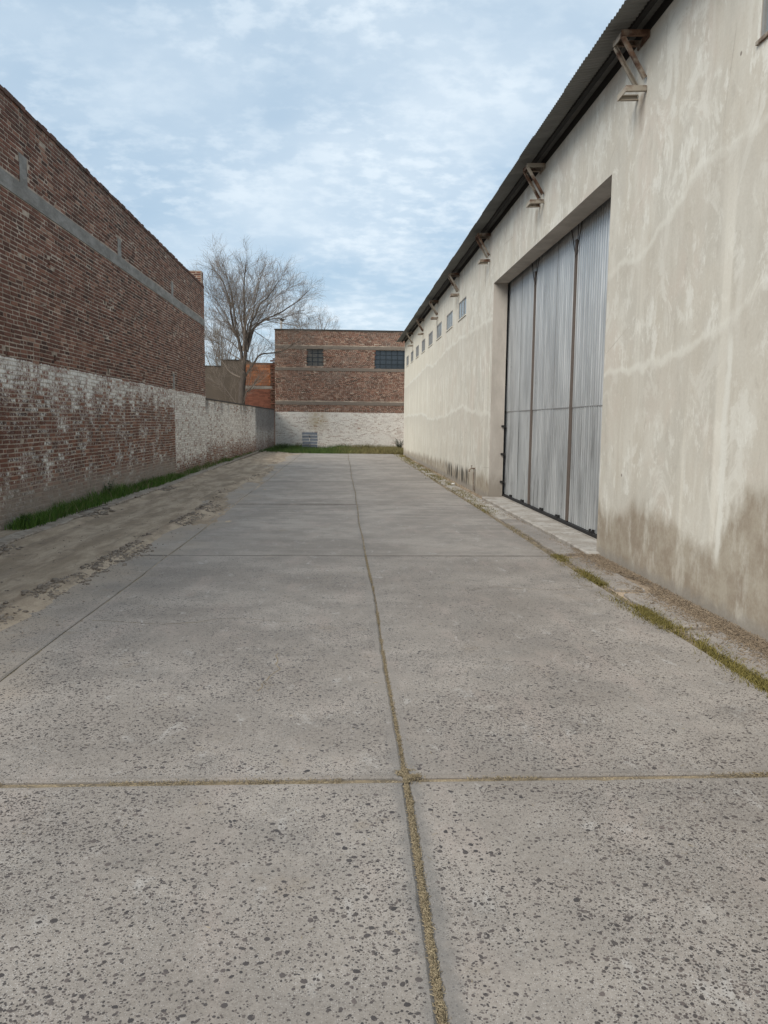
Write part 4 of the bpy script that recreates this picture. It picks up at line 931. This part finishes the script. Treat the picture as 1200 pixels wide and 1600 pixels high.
dn = fbm(y*.7, x*2, 91, 3); keep = RNG.uniform(0, 1, n) < np.clip((dn-.25)*3, .12, 1)*np.interp(y, [11.2, 11.4, 20, 24, 43], [.3, 1, 1, .75, .7]); x, y = x[keep], y[keep]; n = len(x)
H = np.interp(y, [11.2, 14, 19, 21, 43], [.17, .21, .19, .14, .12])*RNG.uniform(.35, 1.2, n)*(.25+1.5*fbm(y*1.6, x*3, 17, 3))
blades('grass', np.stack([x, y, np.full(n, .05)], 1), H, RNG.uniform(.006, .013, n), .8, M_GRASS)
n = 900; y = 11.4+RNG.beta(1., 1.4, n)*30; x = -4.70+RNG.uniform(0, .36, n)
blades('dry_stalks', np.stack([x, y, np.full(n, .05)], 1), RNG.uniform(.10, .30, n), RNG.uniform(.004, .008, n), 1.1, M_STRAW)
n = 34000; x = RNG.uniform(-4.5, 3.6, n); y = 41.45+RNG.beta(1, 1.1, n)*8.5; dn = fbm(x*.8, y*.6, 27, 3); keep = RNG.uniform(0,1,n) < np.clip((dn-.2)*2.6, .1, 1); x, y = x[keep], y[keep]; n = len(x)
H = RNG.uniform(.08, .26, n)*(.5+dn[keep])*np.where(y > 48.5, 1.5, 1.)
blades('wild_grass', np.stack([x, y, np.full(n, -.08)], 1), H+.06, RNG.uniform(.012, .026, n), .9, M_BGRASS)
# mossy grass in the right-hand joint
n = 37000; y = np.concatenate([RNG.uniform(3.6, 9.6, 28000), RNG.uniform(9.6, 40, 9000)]); xc = np.interp(y, [0, 4.6, 5.5, 6.4, 7.5, 9.4, 12.5, 16.5, 22, 33, 41], [2.66, 2.64, 2.66, 2.60, 2.60, 2.64, 2.65, 2.78, 2.82, 2.86, 2.95])
x = xc+RNG.normal(0, .048, n)*np.interp(y, [4, 9, 10, 17, 30], [1, 1.35, .4, 2.2, 2.6]); dn = fbm(y*1.6, x*3, 33, 3)
keep = RNG.uniform(0,1,n) < np.clip((dn-.32)*3.6, .02, 1)*np.interp(y, [3, 9.2, 9.7, 12.8, 14.5, 40], [1, 1, .10, .10, .8, .8]); x, y = x[keep], y[keep]; n = len(x)
blades('mossy_grass', np.stack([x, y, np.full(n, -.012)], 1), RNG.uniform(.015, .05, n)*np.interp(y, [4, 10, 16, 30], [1, .8, 1.3, 1.8]), RNG.uniform(.003, .007, n)*np.interp(y, [4, 15, 40], [1, 1.6, 2.5]), 1.6, M_MOSS)
def straws(name, x, y, z, L, w, m, tilt=.25):
    n = len(x); a = RNG.uniform(0, np.pi, n); t_ = RNG.normal(0, tilt, n); D = np.stack([np.cos(a)*np.cos(t_), np.sin(a)*np.cos(t_), np.abs(np.sin(t_))], 1)*L[:, None]; S = np.stack([-np.sin(a), np.cos(a), 0*a], 1)*w[:, None]/2; C = np.stack([x, y, z], 1)
    up_ = np.array([0, 0, 1.])*w[:, None]*.5
    V = np.stack([C-D/2-S, C-D/2+S, C-D/2+up_, C+D/2-S, C+D/2+S, C+D/2+up_], 1); V[..., 2] = np.maximum(V[..., 2], z[:, None]-.004)
    i = np.arange(n)[:, None]*6; Q = np.vstack([i+np.array([[0,3,5,2]]), i+np.array([[1,2,5,4]])]); T = i+np.array([[3,4,5]])
    return npobj(name, V.reshape(-1, 3), [Q, T], np.repeat(RNG.beta(1.5, 1.5, n), 6), m, None, 'stuff')
# straw chips packed in the centre and cross joints
n = 12000; y = np.concatenate([RNG.uniform(1.2, 3.4, 6000), RNG.uniform(3.4, 9.5, 6000)]); x = np.array([joint_x(2, v) for v in y])+RNG.normal(0, .0068, n)
k1 = fbm(y*2.2, x*0, 61, 3) > np.where(y > 3.4, .46, .30); x1, y1 = x[k1], y[k1]
n2 = 2600; xx = RNG.uniform(-2.2, 2.6, n2); yy = 3.40+RNG.normal(0, .009, n2); k2 = (fbm(xx*1.3, xx*0, 63, 3) > np.where(xx < 0, .40, .55)) & (xx > -2.3); 
n3 = 1500; xa = .292+RNG.normal(.006, .022, n3)+RNG.exponential(.018, n3)*RNG.choice([-.6, 1], n3); ya = 3.43+RNG.normal(0, .018, n3)+RNG.exponential(.03, n3)*RNG.choice([-.5, 1], n3)
kq = fbm(xa*22, ya*22, 71, 3) > .42; xa, ya = xa[kq], ya[kq]
n4 = 500; xb = 1.95+RNG.normal(0, .10, n4); yb = 3.41+RNG.normal(0, .014, n4)
X_ = np.concatenate([x1, xx[k2], xa, xb]); Y_ = np.concatenate([y1, yy[k2], ya, yb]); n = len(X_)
straws('dry_grass', X_, Y_, RNG.uniform(-.009, .003, n)+np.where(np.hypot(X_-.292, Y_-3.42) < .07, .008, 0), RNG.uniform(.004, .017, n), RNG.uniform(.0012, .0032, n), M_STRAW)
# dead leaves and straw against the warehouse foot
n = 17500; y = np.concatenate([RNG.uniform(3.5, 10, 14500), RNG.uniform(10, 40, 3000)]); x = np.where(y < 10, 3.16-np.abs(RNG.normal(0, .15, n)), np.where((y < 17), 2.98-np.abs(RNG.normal(0, .07, n)), 3.12-np.abs(RNG.normal(0, .15, n))))
keep = (fbm(x*3, y*1.5, 47, 3) > .42) | (RNG.uniform(0,1,n) < .12); x, y = x[keep], y[keep]; n = len(x)
straws('leaf_litter', x, y, .006+RNG.uniform(0, .022, n)*np.clip((x-2.9)*6, .2, 1), RNG.uniform(.010, .045, n), RNG.uniform(.0015, .006, n)*np.interp(y, [4, 20], [1, 1.8]), M_LITTER, .35)
n = 2600; y = RNG.uniform(3.6, 22, n); xc = np.interp(y, [0, 4.6, 5.5, 6.4, 7.5, 9.4, 12.5, 16.5, 22], [2.66, 2.64, 2.66, 2.60, 2.60, 2.64, 2.7, 2.82, 2.9]); x = xc+RNG.normal(-.01, .07, n); keep = fbm(x*3, y*1.3, 49, 3) > .5; x, y = x[keep], y[keep]; n = len(x)
straws('straw', x, y, np.full(n, .006), RNG.uniform(.02, .10, n), RNG.uniform(.002, .004, n), M_STRAW, .15)
n = 420; x = RNG.uniform(-1.8, 2.5, n); y = RNG.uniform(1.3, 9, n); straws('straw', x, y, np.full(n, .004), RNG.uniform(.008, .03, n), RNG.uniform(.001, .0025, n), M_STRAW, .1)

# single plants and small odds and ends
def leafy(name, label, cat, bx, by, bz, h, nst, m, seed, spread=.5, leaf=.06):
    rg = random.Random(seed); T = thing(name, label, cat, (bx, by, bz)); st = MB(); lf = MB()
    for i in range(nst):
        a = rg.uniform(0, 6.28); d = Vector((math.cos(a)*spread*rg.uniform(.1,1), math.sin(a)*spread*rg.uniform(.1,1), 1)).normalized(); hh = h*rg.uniform(.6,1); b = Vector((bx, by, bz))
        st.tube([b, b+d*hh*.5, b+d*hh], [.006,.005,.003], 4)
        for k in range(9):
            q = b+d*hh*(.2+.8*k/8); c = rg.uniform(0,6.28); e = Vector((math.cos(c), math.sin(c), rg.uniform(-.2,.6))).normalized(); s = e.cross(Vector((0,0,1))).normalized(); l = leaf*rg.uniform(.6,1.3)
            lf.mesh([q, q+e*l*.5+s*l*.28, q+e*l, q+e*l*.5-s*l*.28+Vector((0,0,.01))], [(0,1,2),(0,2,3)], rg.random())
    obj('stem', st, m, T); obj('leaves', lf, m, T)
leafy('weed', 'tall leafy green weed standing above the grass by the tall brick wall', 'weed', -4.66, 15.9, .05, .42, 7, M_WEED, 3)
leafy('weed', 'bushy dark weed clump at the near end of the green grass strip', 'weed', -4.56, 11.45, .05, .22, 12, M_WEED, 4, 1.1, .05)
leafy('shrub', 'dark low shrub against the far white wall beside the warehouse corner', 'shrub', 3.55, 48.9, -.09, .85, 40, M_SHRUB, 6, .75, .09)
leafy('weed', 'dry brown weed beside the stack of grey blocks', 'weed', -2.75, 48.6, -.09, .5, 12, M_LITTER, 9, .6, .07)
# stack of grey cement blocks by the far wall
SX0, SX1, SYk = -2.44, -1.51, 48.0
def block_mesh(seed):
    rg = random.Random(seed); mb = MB(); w2, d2, h = .213, .2, .178
    j = lambda: rg.uniform(-.008, .008)
    mb.mesh([(sx*w2+j(), sy*d2+j(), z+j()) for z in (.032, h) for sx, sy in ((-1,-1),(1,-1),(1,1),(-1,1))], [(0,3,2,1),(0,1,5,4),(1,2,6,5),(2,3,7,6),(3,0,4,7)], seed/5.)
    zt = h; fr_ = .05      # hollow cells in the top
    for a, b in ((-.185, -.02), (.02, .185)): mb.box((a, -d2+fr_, h-.02), (b, d2-fr_, h+.001))
    mb.face([(-w2,-d2,h),(w2,-d2,h),(w2,d2,h),(-w2,d2,h)], .9)
    return meshdata('cement_block', mb, M_BLOCK)
bms = [block_mesh(i) for i in (0, 1, 2, 3, 4, 5)]
cn = ['bottom', 'second', 'third', 'fourth', 'fifth', 'top']
for c in range(6):
    for s in range(2):
        if c == 5 and s == 0:
            off, rz = (.03, .02), .35
        else: off, rz = (random.uniform(-.025,.025), random.uniform(-.05,.05)), random.uniform(-.12,.12)
        bo = link('cement_block', bms[random.randrange(6)], None, (SX0+.235+.462*s+off[0], SYk+off[1], -.085+c*.184)); bo.rotation_euler.z = rz
        tag(bo, f"{('left','right')[s]} grey cement block in the {cn[c]} course of the stack by the far white wall" if c < 5 else (('tilted left' if s == 0 else 'right')+' grey cement block lying on top of the stack by the far white wall'), 'block', 'grey cement blocks stacked by the far wall')
mb = MB(); rg = random.Random(2); mb.tube([(-4.30, 13.05, .10), (-4.22, 13.6, .112), (-4.20, 14.3, .105)], .008, 5); o = obj('stick', mb, M_BARK); tag(o, 'thin dry stick lying along the left kerb beside the grass', 'stick')
P_ = np.array([[2.93, 20.6, .03]]); o = lumps('stone', P_, np.array([.06]), M_WHITE, None); tag(o, 'small pale stone lying in the grass at the foot of the warehouse wall', 'stone')
